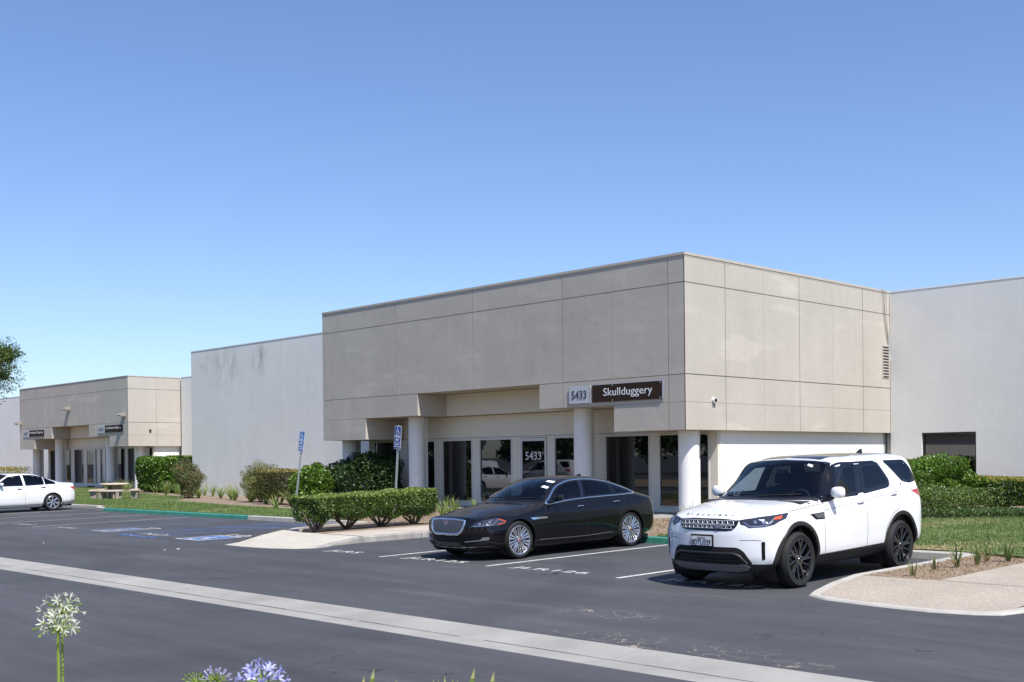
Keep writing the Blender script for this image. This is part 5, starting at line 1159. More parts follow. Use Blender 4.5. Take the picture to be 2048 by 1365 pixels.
# ---- white saloon cut by the left edge of the view
def build_white():
    loc, rot = car_pose(-44.62, 16.72, .0)
    S_ = [
     (1.95, .08, .9, [(0, .18), (.70, .18), (.86, .27), (.90, .42), (.89, .60), (.82, .73), (.62, .81), (.34, .85), (0, .86)]),
     (1.40, .06, .9, [(0, .17), (.76, .17), (.88, .27), (.91, .46), (.905, .68), (.84, .84), (.70, .92), (.38, .965), (0, .975)]),
     (1.02, .22, .85, [(0, .17), (.76, .17), (.865, .27), (.905, .46), (.905, .72), (.86, .90), (.77, .98), (.42, 1.025), (0, 1.04)]),
     (.60, .20, .78, [(0, .17), (.76, .17), (.865, .27), (.905, .47), (.905, .74), (.85, .93), (.69, 1.20), (.42, 1.27), (0, 1.295)]),
     (.20, .08, .60, [(0, .17), (.76, .17), (.865, .27), (.905, .47), (.905, .76), (.84, .95), (.58, 1.37), (.42, 1.41), (0, 1.43)]),
     (-.3, 0, 1, [(0, .17), (.76, .17), (.865, .27), (.905, .48), (.905, .78), (.835, .97), (.56, 1.40), (.42, 1.435), (0, 1.455)]),
     (-.9, 0, 1, [(0, .17), (.76, .17), (.87, .28), (.91, .50), (.905, .80), (.83, .985), (.555, 1.345), (.42, 1.385), (0, 1.405)]),
     (-1.4, 0, 1, [(0, .18), (.76, .18), (.88, .29), (.915, .52), (.905, .82), (.825, .995), (.60, 1.175), (.44, 1.225), (0, 1.25)]),
     (-1.8, -.02, .9, [(0, .19), (.74, .19), (.875, .31), (.91, .54), (.895, .82), (.82, 1.0), (.66, 1.06), (.44, 1.085), (0, 1.095)]),
     (-2.15, -.06, .9, [(0, .22), (.70, .22), (.85, .33), (.885, .54), (.87, .80), (.80, .985), (.64, 1.035), (.42, 1.055), (0, 1.06)]),
    ]
    front = ([(.18, 2.20), (.26, 2.28), (.5, 2.34), (.66, 2.32), (.78, 2.25), (.86, 2.12)], .32, .86, 2.5, [(0, .19), (.58, .19), (.77, .27), (.83, .42), (.82, .58), (.75, .70), (.58, .77), (.32, .80), (0, .81)])
    rear = ([(.22, -2.40), (.36, -2.48), (.6, -2.50), (.85, -2.47), (1.0, -2.43), (1.07, -2.38)], .26, .86, 2.4, [(0, .25), (.56, .25), (.76, .35), (.81, .55), (.80, .79), (.73, .95), (.56, 1.01), (.36, 1.035), (0, 1.04)])
    c = Car('saloon_car', 'white saloon at the far left, cut by the picture edge, its rear towards the lawn', loc, rot, 'paint_pearl', None, S_, front, rear, None)
    r_ = c.root
    base = [(1.0-.24*(y/.76)**2, y) for y in np.linspace(-.76, .76, 9)]; top = [(.22-.06*(y/.55)**2, y) for y in np.linspace(.55, -.55, 9)]
    c.patch('windscreen', offset(base+top, -.01), 'T', 'gloss_black', off=.003, grid=.09)
    rb = [(-1.0, y) for y in (.48, 0, -.48)]; rt = [(-1.66+.10*(y/.6)**2, y) for y in (-.58, -.3, 0, .3, .58)]
    c.patch('rear_window', rb+rt, 'T', 'gloss_black', off=.003, grid=.09)
    for ax in 'LR':
        c.window([(.68, 1.0), (.50, 1.15), (.2, 1.33), (-.28, 1.385), (-.31, .995)], ax, 'privacy_glass', .03, rnd=.03)
        c.window([(-.37, 1.39), (-.75, 1.375), (-1.12, 1.30), (-1.10, 1.02), (-.40, .995)], ax, 'privacy_glass', .03, rnd=.03); c.window([(-1.15, 1.285), (-1.55, 1.09), (-1.56, 1.03), (-1.14, 1.02)], ax, 'privacy_glass', .025, rnd=.03)
        c.ribbon('chrome_trim', smoothline([(.70, .985), (-.4, .985), (-1.2, 1.01), (-1.6, 1.02)]), .012, ax, 'chrome', off=.004)
        c.ribbon('door_gap', smoothline([(-.34, .99), (-.35, .7), (-.34, .33)]), .008, ax, 'gap_grey'); c.ribbon('door_gap', smoothline([(-1.20, 1.0), (-1.25, .8), (-1.10, .6), (-1.0, .35)]), .008, ax, 'gap_grey'); c.ribbon('door_gap', smoothline([(.75, .97), (.80, .7), (.78, .33)]), .008, ax, 'gap_grey')
        c.ribbon('sill_trim', smoothline([(1.0, .255), (-.9, .265)]), .012, ax, 'gap_grey'); c.ribbon('bumper_gap', smoothline([(-1.85, .72), (-2.15, .74), (-2.3, .74)]), .007, ax, 'gap_grey')
        c.patch('tail_light', [(-2.05, .90), (-2.40, .90), (-2.38, .72), (-2.30, .70), (-2.22, .80)], ax, 'lamp_red', off=.004, grid=.04)
    handle(c, -.15, .87, 'chrome', 'gap_grey', .18); handle(c, -1.05, .90, 'chrome', 'gap_grey', .18)
    c.arch(.365, .03, 'paint_pearl', .335, 1.3875, out=.004); c.arch(.365, .03, 'paint_pearl', .335, -1.3875, out=.004)
    for f_ in (1, -1): c.patch('headlight', [(f_*y, z) for y, z in ((.50, .63), (.58, .72), (.78, .76), (.82, .70), (.78, .62))], 'F', 'lamp_inner', off=.004, grid=.04)
    c.patch('grille', rounded([(-.34, .72), (.34, .72), (.28, .52), (-.28, .52)], .03), 'F', 'gap_black', off=.004, grid=.05)
    for sg in (1, -1):
        mirror(r_, .52, sg*.95, 1.07, 'paint_pearl', .18, .12, .13)
        for x_ in (1.3875, -1.3875): make_wheel(r_, x_, sg*.90, .333, .333, .225, .238, 'seven')
    interior(c, .25, -1.8, .9, .8, .95, .76, ((.0, .36), (.0, -.36), (-.85, .38), (-.85, -.38)), belt=.92)
    b = MB(); b.box(-2.2, 2.0, -.68, .68, .16, .22); b.build('underbody', 'black_matte', r_, world=False)
    c.finish(0); return c
build_white()
# ---------------------------------------------------------------- plants
def unit(n): v = RNG.normal(size=(n, 3)); return v/np.linalg.norm(v, axis=1)[:, None]
def noise3(P, sc, seed=0.0): return np.array([noise.noise((p[0]*sc+seed, p[1]*sc, p[2]*sc)) for p in P])
def leaf_arrays(P, Nn, L, W_, up=.25, fold=.25, spread=.9):
    """one folded leaf per point: P centre points, Nn outward normals; L, W_ length and width"""
    n = len(P); L = np.broadcast_to(L, n)*RNG.uniform(.65, 1.25, n); W2 = np.broadcast_to(W_, n)*RNG.uniform(.7, 1.2, n)
    d = Nn*.5+unit(n)*spread+np.array([0, 0, up]); d /= np.linalg.norm(d, axis=1)[:, None]
    nn = Nn*.6+unit(n)*.8+np.array([0, 0, .35]); s = np.cross(d, nn); s /= np.maximum(np.linalg.norm(s, axis=1), 1e-5)[:, None]; f = np.cross(s, d)
    a = P-d*L[:, None]*.5; b_ = P+d*L[:, None]*.5; m_ = P+d*L[:, None]*.03-f*(W2*fold)[:, None]
    l, r_ = P+s*(W2/2)[:, None], P-s*(W2/2)[:, None]
    V = np.stack([a, l, b_, m_, r_], 1).reshape(-1, 3); i = np.arange(n)*5
    F_ = np.concatenate([np.stack([i, i+1, i+2, i+3], 1), np.stack([i, i+3, i+2, i+4], 1)])
    return V, F_
def leaves(name, P, Nn, L, W_, m, parent, tint=None, **k):
    V, F_ = leaf_arrays(P, Nn, L, W_, **k); t = np.clip(RNG.normal(.5, .22, len(P)), 0, .9) if tint is None else tint
    t = np.where(RNG.random(len(P)) < .03, 1, t)
    me = fast_mesh(name, V, F_, np.concatenate([t, t])); o = link(name, me, m, parent); return tag(o, kind='stuff')
def blob_points(n, c, r_, lump=.25, sc=1.6, seed=0, box=0.0, depth=.45, zmin=None, power=2.0):
    """points just inside an uneven rounded surface; box > 0 squares it off"""
    u = unit(n); 
    if box:      # even cover of a rounded box
        q = RNG.uniform(-1, 1, (n, 3)); ax_ = RNG.integers(0, 3, n); q[np.arange(n), ax_] = np.sign(RNG.normal(size=n)); u = np.where(np.abs(q) >= 1, q, q*.25); u = u/np.linalg.norm(u, axis=1)[:, None]
        S = q/np.maximum((np.abs(q)**8).sum(1)**(1/8), 1e-6)[:, None]
    else: S = u
    k = 1+lump*noise3(S*np.array(r_)*1.0, sc, seed)*1.6+lump*.5*noise3(S*np.array(r_), sc*2.7, seed+9)
    dd = 1-depth*RNG.random(n)**power; P = np.array(c)+S*np.array(r_)*(k*dd)[:, None]
    Nn = u/np.array(r_); Nn /= np.linalg.norm(Nn, axis=1)[:, None]
    if zmin is not None: ok = P[:, 2] > zmin; P, Nn = P[ok], Nn[ok]
    return P, Nn
def stems(name, base, tips, r0, m, parent, bend=.12):
    b = MB()
    for t in tips:
        a, c = Vector(base), Vector(t); mid = a.lerp(c, .5)+Vector((random.uniform(-bend, bend), random.uniform(-bend, bend), 0))*(c-a).length
        b.tube([a+Vector((random.uniform(-.03, .03), random.uniform(-.03, .03), 0)), mid, c], r0, r0*.35, seg=6, cap=False)
    return b.build(name, m, parent, smooth=True, angle=0)
def shrub(label, c, r_, n, L, W_, m, cat='shrub', name='shrub', box=0.0, lump=.25, sc=1.6, seed=0, group=None, zb=None, core=.62, depth=.45, trunk=4, tintf=None, power=2.0, **k):
    zb_ = zg(c[1])+.1 if zb is None else zb
    t = thing(name, label, cat, (c[0], c[1], zb_), group=group)
    P, Nn = blob_points(n, c, r_, lump, sc, seed, box, depth, zmin=zb_+.02, power=power)
    tn = None
    if tintf: tn = tintf(P)
    leaves('foliage', P, Nn, L, W_, m, t, tn, **k)
    tips = [(c[0]+r_[0]*.55*math.cos(a), c[1]+r_[1]*.55*math.sin(a), c[2]+r_[2]*.2*math.sin(a*3)) for a in np.linspace(.3, 6.2, trunk)]
    stems('stem', (c[0], c[1], zb_-.05), tips, .035, 'bark', t)
    return t
# clipped hedge: four shrubs grown together on bare trunks
ends = [(-23.15, 15.95), (-23.35, 17.0), (-23.45, 18.15), (-23.25, 19.08)]
HY0, HY1 = 15.72, 19.5
def hx(y): return -23.25-.12*math.sin((y-15)/2)
for i, (x, y) in enumerate(ends):
    zb_ = zg(y)+.12; t = thing('hedge_shrub', ['clipped hedge shrub at the near left end of the row, over the pale ramp', 'second clipped hedge shrub from the ramp end', 'third clipped hedge shrub, in front of the parking sign pole', 'clipped hedge shrub at the far end, beside the black saloon'][i], 'shrub', (x, y, zb_), group='shrubs grown into one clipped hedge')
    ya, yb = (HY0 if i == 0 else (ends[i-1][1]+y)/2-.08), (HY1 if i == 3 else (ends[i+1][1]+y)/2+.08)
    n = 9500; q = RNG.random((n, 3)); sel = RNG.random(n); P = np.zeros((n, 3)); Nn = np.zeros((n, 3)); hw = .56
    Y = ya+(yb-ya)*q[:, 0]; top = .955+.032*(Y-15.7);     bot = np.where(np.abs(Y-y) < .40, .32+.4*np.abs(Y-y), .42+.13*RNG.random(n))
    P0 = None; H = bot+(top-bot)*q[:, 1]
    wz = hw*(1-.30*np.clip((.62-(H))/.4, 0, 1)); X0_ = np.array([hx(a) for a in Y])
    for k_, (lo, hi) in enumerate(((0, .42), (.42, .60), (.60, .86), (.86, .96), (.96, 1.01))):
        s_ = (sel >= lo) & (sel < hi)
        dp = RNG.random(s_.sum())**2.2*.20
        if k_ == 0: P[s_] = np.c_[X0_[s_]+wz[s_]-dp, Y[s_], H[s_]]; Nn[s_] = (1, 0, .1)
        elif k_ == 1: P[s_] = np.c_[X0_[s_]-wz[s_]+dp, Y[s_], H[s_]]; Nn[s_] = (-1, 0, .1)
        elif k_ == 2: P[s_] = np.c_[X0_[s_]+(q[s_, 2]*2-1)*hw, Y[s_], top[s_]-dp*.6]; Nn[s_] = (0, 0, 1)
        elif k_ == 3: P[s_] = np.c_[X0_[s_]+(q[s_, 2]*2-1)*wz[s_], Y[s_], H[s_]]; Nn[s_] = (0, -1, 0)
        else: P[s_] = np.c_[X0_[s_]+(q[s_, 2]*2-1)*wz[s_]*.8, Y[s_], bot[s_]+dp]; Nn[s_] = (0, 0, -1)
    if i == 0: e = RNG.random(n) < .22; P[e] = np.c_[X0_[e]+(q[e, 2]*2-1)*wz[e], ya+RNG.random(e.sum())**2*.18, H[e]]; Nn[e] = (0, -1, .1)
    if i == 3: e = RNG.random(n) < .10; P[e] = np.c_[X0_[e]+(q[e, 2]*2-1)*wz[e], yb-RNG.random(e.sum())**2*.18, H[e]]; Nn[e] = (0, 1, .1)
    nz = noise3(P, 2.2, 3.); P += Nn*(nz*.09)[:, None]; P[:, 2] = np.minimum(P[:, 2], top+.02)
    gaps = (noise3(P, 3.1, 40+i) < -.36) & (P[:, 2] < .75); P, Nn = P[~gaps], Nn[~gaps]
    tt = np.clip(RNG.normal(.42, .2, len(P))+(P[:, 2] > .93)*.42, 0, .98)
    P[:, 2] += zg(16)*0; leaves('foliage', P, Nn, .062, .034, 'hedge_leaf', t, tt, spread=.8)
    tips = [(x+.34*math.cos(a)+random.uniform(-.05, .05), y+.42*math.sin(a), .52+random.uniform(0, .15)) for a in np.linspace(0, 5.6, 8)]
    stems('trunk', (x, y, zb_-.03), tips, .035, 'bark', t)
# shrubs against the white wall, left
shrub('feathery golden green shrub against the white wall', (-43.35, 27.0, .98), (.95, .85, .80), 16000, .13, .026, 'feather_leaf', lump=.5, sc=1.1, depth=.8, power=1.0, spread=1.2)
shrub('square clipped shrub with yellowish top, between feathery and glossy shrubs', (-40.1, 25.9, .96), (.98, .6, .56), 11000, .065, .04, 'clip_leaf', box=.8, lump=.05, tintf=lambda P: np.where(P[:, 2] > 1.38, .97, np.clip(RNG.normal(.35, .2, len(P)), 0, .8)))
shrub('bright glossy round shrub behind the faded parking sign', (-37.05, 25.4, .98), (.74, .7, .76), 6500, .12, .07, 'glossy_leaf', lump=.35, sc=1.3, seed=4)
shrub('large dark glossy shrub beside the left white column', (-37.6, 28.2, 1.08), (2.3, 1.2, .98), 15000, .12, .07, 'dark_leaf', lump=.3, sc=1.0, seed=8)
shrub('feathery red-tipped shrub at the corner of the white wall', (-51.6, 28.1, .95), (.78, .75, .92), 16000, .12, .03, 'red_leaf', lump=.5, sc=1.1, depth=.8, power=1.0, seed=21, spread=1.2)
shrub('large bright green hedge mass in front of the far tan block', (-62.9, 33.2, 1.12), (2.75, 1.15, 1.02), 24000, .16, .10, 'glossy_leaf', lump=.06, sc=.8, seed=31, box=.6)
shrub('pale clipped hedge behind the white saloon roof', (-95, 35, 1.05), (4.5, 1.0, .55), 4000, .12, .07, 'yellow_leaf', box=.8, lump=.1)
# right of the SUV
shrub('bright green glossy shrub in front of the dark window', (-18.05, 36.9, .85), (2.0, 1.1, .92), 17000, .10, .062, 'glossy_leaf', lump=.28, sc=1.3, seed=51)
def ytint(P): return np.where(P[:, 2] > .88, .95, np.clip(RNG.normal(.4, .2, len(P)), 0, .8))
rh = thing('hedge_shrub', 'clipped hedge with yellow-tipped top below the white wall at the right edge', 'shrub', (-14.4, 37.6, .3))
P, Nn = blob_points(34000, (-14.15, 37.6, .62), (2.75, .65, .44), .12, 1.4, 61, .85, .35); ga = (noise3(P, 1.8, 70.) < -.3) & (P[:, 2] < .42); P, Nn = P[~ga], Nn[~ga]
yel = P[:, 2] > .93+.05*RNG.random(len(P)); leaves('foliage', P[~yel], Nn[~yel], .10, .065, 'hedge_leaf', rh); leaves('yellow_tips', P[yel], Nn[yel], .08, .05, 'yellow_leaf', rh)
stems('stem', (-15.6, 37.6, .25), [(-16.2, 37.5, .6), (-15.2, 37.6, .6), (-15.6, 37.7, .7)], .03, 'bark', rh); stems('stem', (-13.6, 37.6, .25), [(-14.2, 37.5, .6), (-13.0, 37.6, .6)], .03, 'bark', rh)
shrub('low dark green mounding shrub behind the white SUV', (-17.15, 33.5, .45), (2.5, 1.1, .36), 15000, .07, .035, 'hedge_leaf', lump=.2, sc=1.2, seed=71, box=.3, cat='shrub')
P = np.c_[RNG.uniform(-17.5, -6, 26000), RNG.uniform(29.6, 31.1, 26000), np.zeros(26000)]; P[:, 1] += np.clip(P[:, 0]+15, -1, 9)*1.12; P[:, 2] = zgv(P[:, 1])+.15+.2*RNG.random(26000)+.08*noise3(P, .9, 5.)
o = leaves('ground_cover', P, np.tile([0, 0, 1.], (26000, 1)), .10, .035, 'cover_leaf', None); 
# tree at the left edge, its trunk outside the view
def tree(label, X, Y, zc, rad, nclump, nleaf, m='tree_leaf', L=.14, W_=.035, group=None, zb=None, trunk_r=.16):
    zb_ = zg(Y)+.1 if zb is None else zb; t = thing('tree', label, 'tree', (X, Y, zb_), group=group)
    C = []; rs = random.Random(int(X*7+Y))
    for i in range(nclump):
        a = rs.uniform(0, 2*math.pi); e = rs.uniform(-.75, 1); rr_ = rs.uniform(.45, 1)**.6; C.append((X+rad[0]*rr_*math.cos(a)*math.sqrt(1-min(.98, e*e)), Y+rad[1]*rr_*math.sin(a)*math.sqrt(1-min(.98, e*e)), zc+rad[2]*e*rr_))
    Ps = []; Ns = []
    for c_ in C:
        k = rs.uniform(.30, .52)*rad[0]*.62; p_, n_ = blob_points(nleaf//nclump, c_, (k, k, k*.72), .5, 1.2/k, rs.uniform(0, 99), 0, .9, power=1.3); Ps.append(p_); Ns.append(n_)
    P = np.concatenate(Ps); Nn = np.concatenate(Ns); leaves('crown', P, Nn, L, W_, m, t, up=-.35, spread=.9)
    b = MB(); b.tube([(X, Y, zb_-.1), (X+.05, Y, zb_+1.2), (X-.03, Y+.05, zc-rad[2]*.5)], trunk_r, trunk_r*.7, seg=10); b.build('trunk', 'bark', t, smooth=True, angle=0)
    stems('limb', (X, Y, zc-rad[2]*.65), [c_ for c_ in C[::2]], trunk_r*.4, 'bark', t)
    return t
tree('leafy tree whose crown hangs in at the left edge above the far roof', -54.35, 17.25, 7.0, (3.1, 3.1, 3.1), 80, 130000, L=.17, W_=.045)
# strap-leaved clumps (agapanthus) and their beds
def strap(parent_or_none, c, n, h, spread, w, m, rs, name='leaf_blades', floppy=.6, share=None):
    V = []; F_ = []; T = []
    for i in range(n):
        a = rs.uniform(0, 2*math.pi); L = h*rs.uniform(.6, 1.15); out = spread*rs.uniform(.15, 1); ww = w*rs.uniform(.7, 1.1); d = Vector((math.cos(a), math.sin(a), 0)); s_ = Vector((-d.y, d.x, 0))
        k = 4; b0 = Vector(c)+d*rs.uniform(0, .05); n0 = len(V); tt = min(1, max(0, rs.gauss(.5, .25)))
        for j in range(k+1):
            t = j/k; z = L*(t-floppy*rs.uniform(.3, 1)*.55*t**2.4*(out/spread)); p = b0+d*(out*t**1.5)+Vector((0, 0, z)); hw = ww*.5*(1-.9*t**2.2)*(.7+.6*min(1, t*3)*.5)
            V += [tuple(p+s_*hw), tuple(p-s_*hw+Vector((0, 0, hw*.3)))]
        for j in range(k): F_.append((n0+2*j, n0+2*j+1, n0+2*j+3, n0+2*j+2)); T.append(tt if j < k-1 or rs.random() < .6 else 1)
    me = fast_mesh(name, np.array(V), np.array(F_), np.array(T)); return link(name, me, m, parent_or_none)
GA = 'strap-leaved clumps in the planting beds'
protos = []
def clump(label, x, y, sc=1.0, m='strap_leaf', n=26, h=.42, z=None, rs_=None, spread=.36, group=GA, w=.03):
    zz = zg(y)+.11 if z is None else z; rs = random.Random(int(x*131+y*17)); t = thing('agapanthus', label, 'plant', (x, y, zz), group=group)
    o = strap(t, (x, y, zz), n, h*sc, spread*sc, w, m, rs); return t
i = 0
WALLB = [(-50.3, 26.2), (-46.3, 25.2), (-44.9, 24.9), (-43.9, 25.4), (-42.4, 25.0), (-41.6, 24.6), (-40.9, 24.3), (-39.6, 24.2), (-38.9, 23.8), (-38.1, 24.0), (-37.2, 23.4), (-36.3, 23.2), (-35.4, 23.3), (-34.6, 22.8), (-33.7, 23.0)]
ORD = ['first', 'second', 'third', 'fourth', 'fifth', 'sixth', 'seventh', 'eighth', 'ninth', 'tenth', 'eleventh', 'twelfth', 'thirteenth', 'fourteenth', 'fifteenth']
for k_, (x, y) in enumerate([down(*p) for p in WALLB]): clump('green strap-leaved clump, %s from the left in the bed along the white wall' % ORD[k_], x, y, random.uniform(.95, 1.3), n=46, h=.62, spread=.62, w=.036)
def clump_mass(name, pts, sc, n, h, spread, m):
    b_ = []; 
    for x, y in pts:
        x, y = down(x, y); rs = random.Random(int(x*131+y*17)); b_.append(strap(None, (x, y, zg(y)+.11), n, h*rs.uniform(*sc), spread, .034, m, rs, name=name))
    o = b_[0]; bm = bmesh.new()
    me = o.data; V = np.concatenate([np.array([v.co[:] for v in q.data.vertices]) for q in b_]); off = 0; Fs = []; T = []
    for q in b_:
        Fs += [[a+off for a in p.vertices] for p in q.data.polygons]; T += [a.value for a in q.data.attributes['tint'].data]; off += len(q.data.vertices)
    for q in b_: bpy.data.objects.remove(q)
    return tag(link(name, fast_mesh(name, V, np.array(Fs), np.array(T)), m), kind='stuff')
rs0 = random.Random(77)
clump_mass('strap_leaf_planting', [(rs0.uniform(-33.5, -24), rs0.uniform(20.9, 26.8)) for _ in range(60)], (.9, 1.2), 18, .5, .42, 'strap_leaf')
clump_mass('strap_leaf_planting', [(-72+k_*.36+rs0.uniform(-.2, .2), 32.2-(k_*.085)+rs0.uniform(-.6, .6)) for k_ in range(72)], (.9, 1.4), 15, .6, .45, 'strap_leaf')
for x, y, lab in ((-18.6, 19.7, 'strap-leaved clump behind the black saloon tail'), (-17.5, 20.3, 'taller strap-leaved clump between the black saloon and the white SUV'), (-16.7, 19.8, 'strap-leaved clump just left of the white SUV bonnet'), (-18.2, 21.4, 'rear strap-leaved clump between the two cars, nearer the column'), (-16.2, 21.6, 'rear strap-leaved clump hidden mostly by the white SUV')):
    clump(lab, x, y, 1.1, n=40, h=.6, spread=.45, w=.04)
DRY = [(-7.72, 15.45, .75, 'small half-dry tuft nearest the pale pavement corner'), (-7.78, 16.25, .7, 'thin sparse tuft second along the right-hand kerb bed'), (-7.72, 16.85, 1.25, 'tall tuft with white bent base in the right-hand kerb bed'), (-7.62, 17.3, 1.0, 'bushy half-dry tuft in the middle of the right-hand kerb bed'), (-7.72, 17.9, .9, 'brownish tuft next to the lawn in the right-hand kerb bed'), (-7.45, 18.05, 1.3, 'widest tuft with long yellow blades at the right end of the kerb bed')]
for x, y, s_, lab in DRY:
    t = thing('dry_tuft', lab, 'plant', (x, y, zg(y)+.125)); rs = random.Random(int(x*100)); 
    strap(t, (x, y, zg(y)+.125), int(9*s_)+3, .33*s_, .17*s_, .032, 'strap_dull', rs, floppy=.5); strap(t, (x, y, zg(y)+.13), 5, .16*s_, .26*s_, .02, 'dry_leaf', rs, name='dead_blades', floppy=1.5)
# leaf litter, stones, grass
def litter(name, x0, x1, y0, y1, n, L, m, dz, clipf=None):
    P = np.c_[RNG.uniform(x0, x1, n), RNG.uniform(y0, y1, n), np.zeros(n)]; P[:, 2] = zgv(P[:, 1])+dz
    if clipf is not None: P = P[[clipf(p[0], p[1]) for p in P]]
    return leaves(name, P, np.tile([0, 0, 1.], (len(P), 1)), L, L*.4, m, None, up=0, spread=.6)
litter('leaf_litter', -8.3, -7.2, 15.1, 19, 1500, .035, 'dry_leaf', .125); litter('leaf_litter', -34, -22.4, 19.1, 27, 5000, .06, 'dry_leaf', .125); litter('leaf_litter', -20.5, -15, 19.1, 27, 3500, .06, 'dry_leaf', .125)
def inpoly(pl):
    def f(x, y):
        c_ = False; j = len(pl)-1
        for i in range(len(pl)):
            (xi, yi), (xj, yj) = pl[i], pl[j]
            if (yi > y) != (yj > y) and x < (xj-xi)*(y-yi)/(yj-yi)+xi: c_ = not c_
            j = i
        return c_
    return f
def grass(name, pl, n, h, near=None):
    xs = [p[0] for p in pl]; ys = [p[1] for p in pl]; f = inpoly(pl); X = RNG.uniform(min(xs), max(xs), n); Y = RNG.uniform(min(ys), max(ys), n)
    ok = np.array([f(a, b_) for a, b_ in zip(X, Y)]); X, Y = X[ok], Y[ok]; n = len(X); Z = zgv(Y)+.145; a = RNG.uniform(0, 2*math.pi, n); hh = h*RNG.uniform(.5, 1.3, n)*(1+.35*noise3(np.c_[X, Y, Z], .8, 2)); w = .012
    B = np.c_[X, Y, Z]; s_ = np.c_[np.cos(a), np.sin(a), np.zeros(n)]*w; lean = np.c_[RNG.normal(0, .35, n), RNG.normal(0, .35, n), np.ones(n)]; T_ = B+lean*hh[:, None]
    V = np.stack([B-s_, B+s_, T_], 1).reshape(-1, 3); tn = np.clip(.45+.35*noise3(B, .35, 11)+RNG.normal(0, .16, n), 0, 1); dry = noise3(B, .5, 31) > .38; tn = np.where(dry & (RNG.random(n) < .5), 1, tn)
    me = fast_mesh(name, V, np.arange(3*n).reshape(-1, 3), tn); return tag(link(name, me, 'grass_leaf'), kind='stuff')
grass('grass', LAWN_L, 260000, .062); grass('grass', LAWN_R, 240000, .05)
# ------------- flowers in the near planter
def petals(name, L, w, open_, n=6, m='blue_petal', tube=.4):
    """one floret along +Z: a short tube and spreading petals"""
    V = []; F_ = []
    for i in range(n):
        a = 2*math.pi*i/n; d = np.array([math.cos(a), math.sin(a), 0]); s_ = np.array([-d[1], d[0], 0]); n0 = len(V)
        for j, (t, rw) in enumerate(((0, .25), (tube, .6), (.65, 1), (.9, .8), (1.0, .15))):
            rr_ = .08+(0 if t < tube else open_*((t-tube)/(1-tube))**1.3); z = t*L*(1-.25*open_*t); V += [tuple(d*rr_*L+s_*w*rw/2+[0, 0, z]), tuple(d*rr_*L-s_*w*rw/2+[0, 0, z])]
        for j in range(4): F_.append((n0+2*j, n0+2*j+1, n0+2*j+3, n0+2*j+2))
    me = bpy.data.meshes.new(name); me.from_pydata(V, [], F_); a = me.attributes.new('tint', 'FLOAT', 'FACE')
    for i in range(len(F_)): a.data[i].value = random.uniform(.1, .95)
    me.shade_smooth(); me.materials.append(MATS[m]); return me
def umbel(label, head, base, R_, n, flo, pm='stem_green', lean=(0, 0), low=-.35, sizes=(.65, 1.0), droop=0, rs=None, stemr=.0075, bract=False):
    rs = rs or random.Random(5); t = thing('agapanthus_flower', label, 'flower', base, group='agapanthus flowers in the near planter')
    h_, b0 = Vector(head), Vector(base); q = MB(); mid = b0.lerp(h_, .55)+Vector((.012, .0, 0)); q.tube([b0, mid, h_], stemr*1.15, stemr, seg=10); o = q.build('stem', pm, t, smooth=True)
    a = o.data.attributes.new('tint', 'FLOAT', 'FACE'); [setattr(a.data[i], 'value', rs.uniform(.35, .6)) for i in range(len(o.data.polygons))]
    pd = MB()
    for i in range(n):
        ph = i*2.39996; z = low+(1-low)*(i+.5)/n; z = min(1, z); r_ = math.sqrt(max(0, 1-z*z)); d = Vector((r_*math.cos(ph), r_*math.sin(ph), z)).normalized()
        L = R_*rs.uniform(.62, .8)*(1+.1*rs.random()); e = h_+d*L; pd.tube([h_, h_+d*L*.5+Vector((0, 0, .006)), e], .0016, .0013, seg=5, cap=False)
        f = bpy.data.objects.new('floret', rs.choice(flo)); COL.objects.link(f); f.parent = t; dd = (d+Vector((rs.uniform(-.3, .3), rs.uniform(-.3, .3), -droop*rs.uniform(.3, 1.3)))).normalized()
        f.location = e-b0; f.rotation_euler = dd.to_track_quat('Z', 'Y').to_euler(); k = rs.uniform(*sizes); f.scale = (k, k, k)
    o = pd.build('pedicels', pm, t, smooth=True); tag(o, kind='stuff'); a = o.data.attributes.new('tint', 'FLOAT', 'FACE'); [setattr(a.data[i], 'value', rs.uniform(.1, .9)) for i in range(len(o.data.polygons))]
    return t
blue = [petals('floret', .038, .011, .55+.1*i, m='blue_petal') for i in range(2)]; white = [petals('floret', .022, .006, .5+.35*i, m='white_petal', tube=.25) for i in range(3)]+[petals('floret', .016, .009, .05, m='stem_green')]
bud = [petals('floret', .018, .005, .05, m='bud_petal', tube=.6)]; seed = [petals('floret', .014, .006, .04, m='stem_green', tube=.5)]
def at(u, v, dep): d = F+R2*((u-1024)/_f)+U2*((927.09-v)/_f); return Vector((0, 0, 1.8346))+d*dep
def stem_base(p): return (p.x+.02, p.y-.03, zg(2)+.36)
def fb(u, v, dep): p = at(u, v, dep); return (p.x, p.y, .3)
umbel('fading white agapanthus flower on a tall thick stem, lower left', at(116, 1264, 3.6), fb(113, 1365, 3.6), .076, 24, white, low=-.1, droop=.9, rs=random.Random(2), stemr=.0052)
umbel('upper white agapanthus head seen just above the thick-stemmed one', at(124, 1228, 3.7), fb(119, 1365, 3.7), .072, 22, white, low=-.1, droop=.5, rs=random.Random(9), stemr=.004)
h2 = at(524, 1376, 3.0); umbel('open violet-blue agapanthus flower at the bottom edge', h2, stem_base(h2), .066, 18, blue, low=.05, rs=random.Random(3), sizes=(.6, .85))
h3 = at(432, 1368, 3.2); umbel('small agapanthus head of pale buds at the bottom edge', h3, stem_base(h3), .045, 30, bud, low=.15, rs=random.Random(4))
h4 = at(392, 1376, 3.2); umbel('spent green agapanthus head at the far left of the small ones', h4, stem_base(h4), .045, 26, seed, low=.0, rs=random.Random(6))
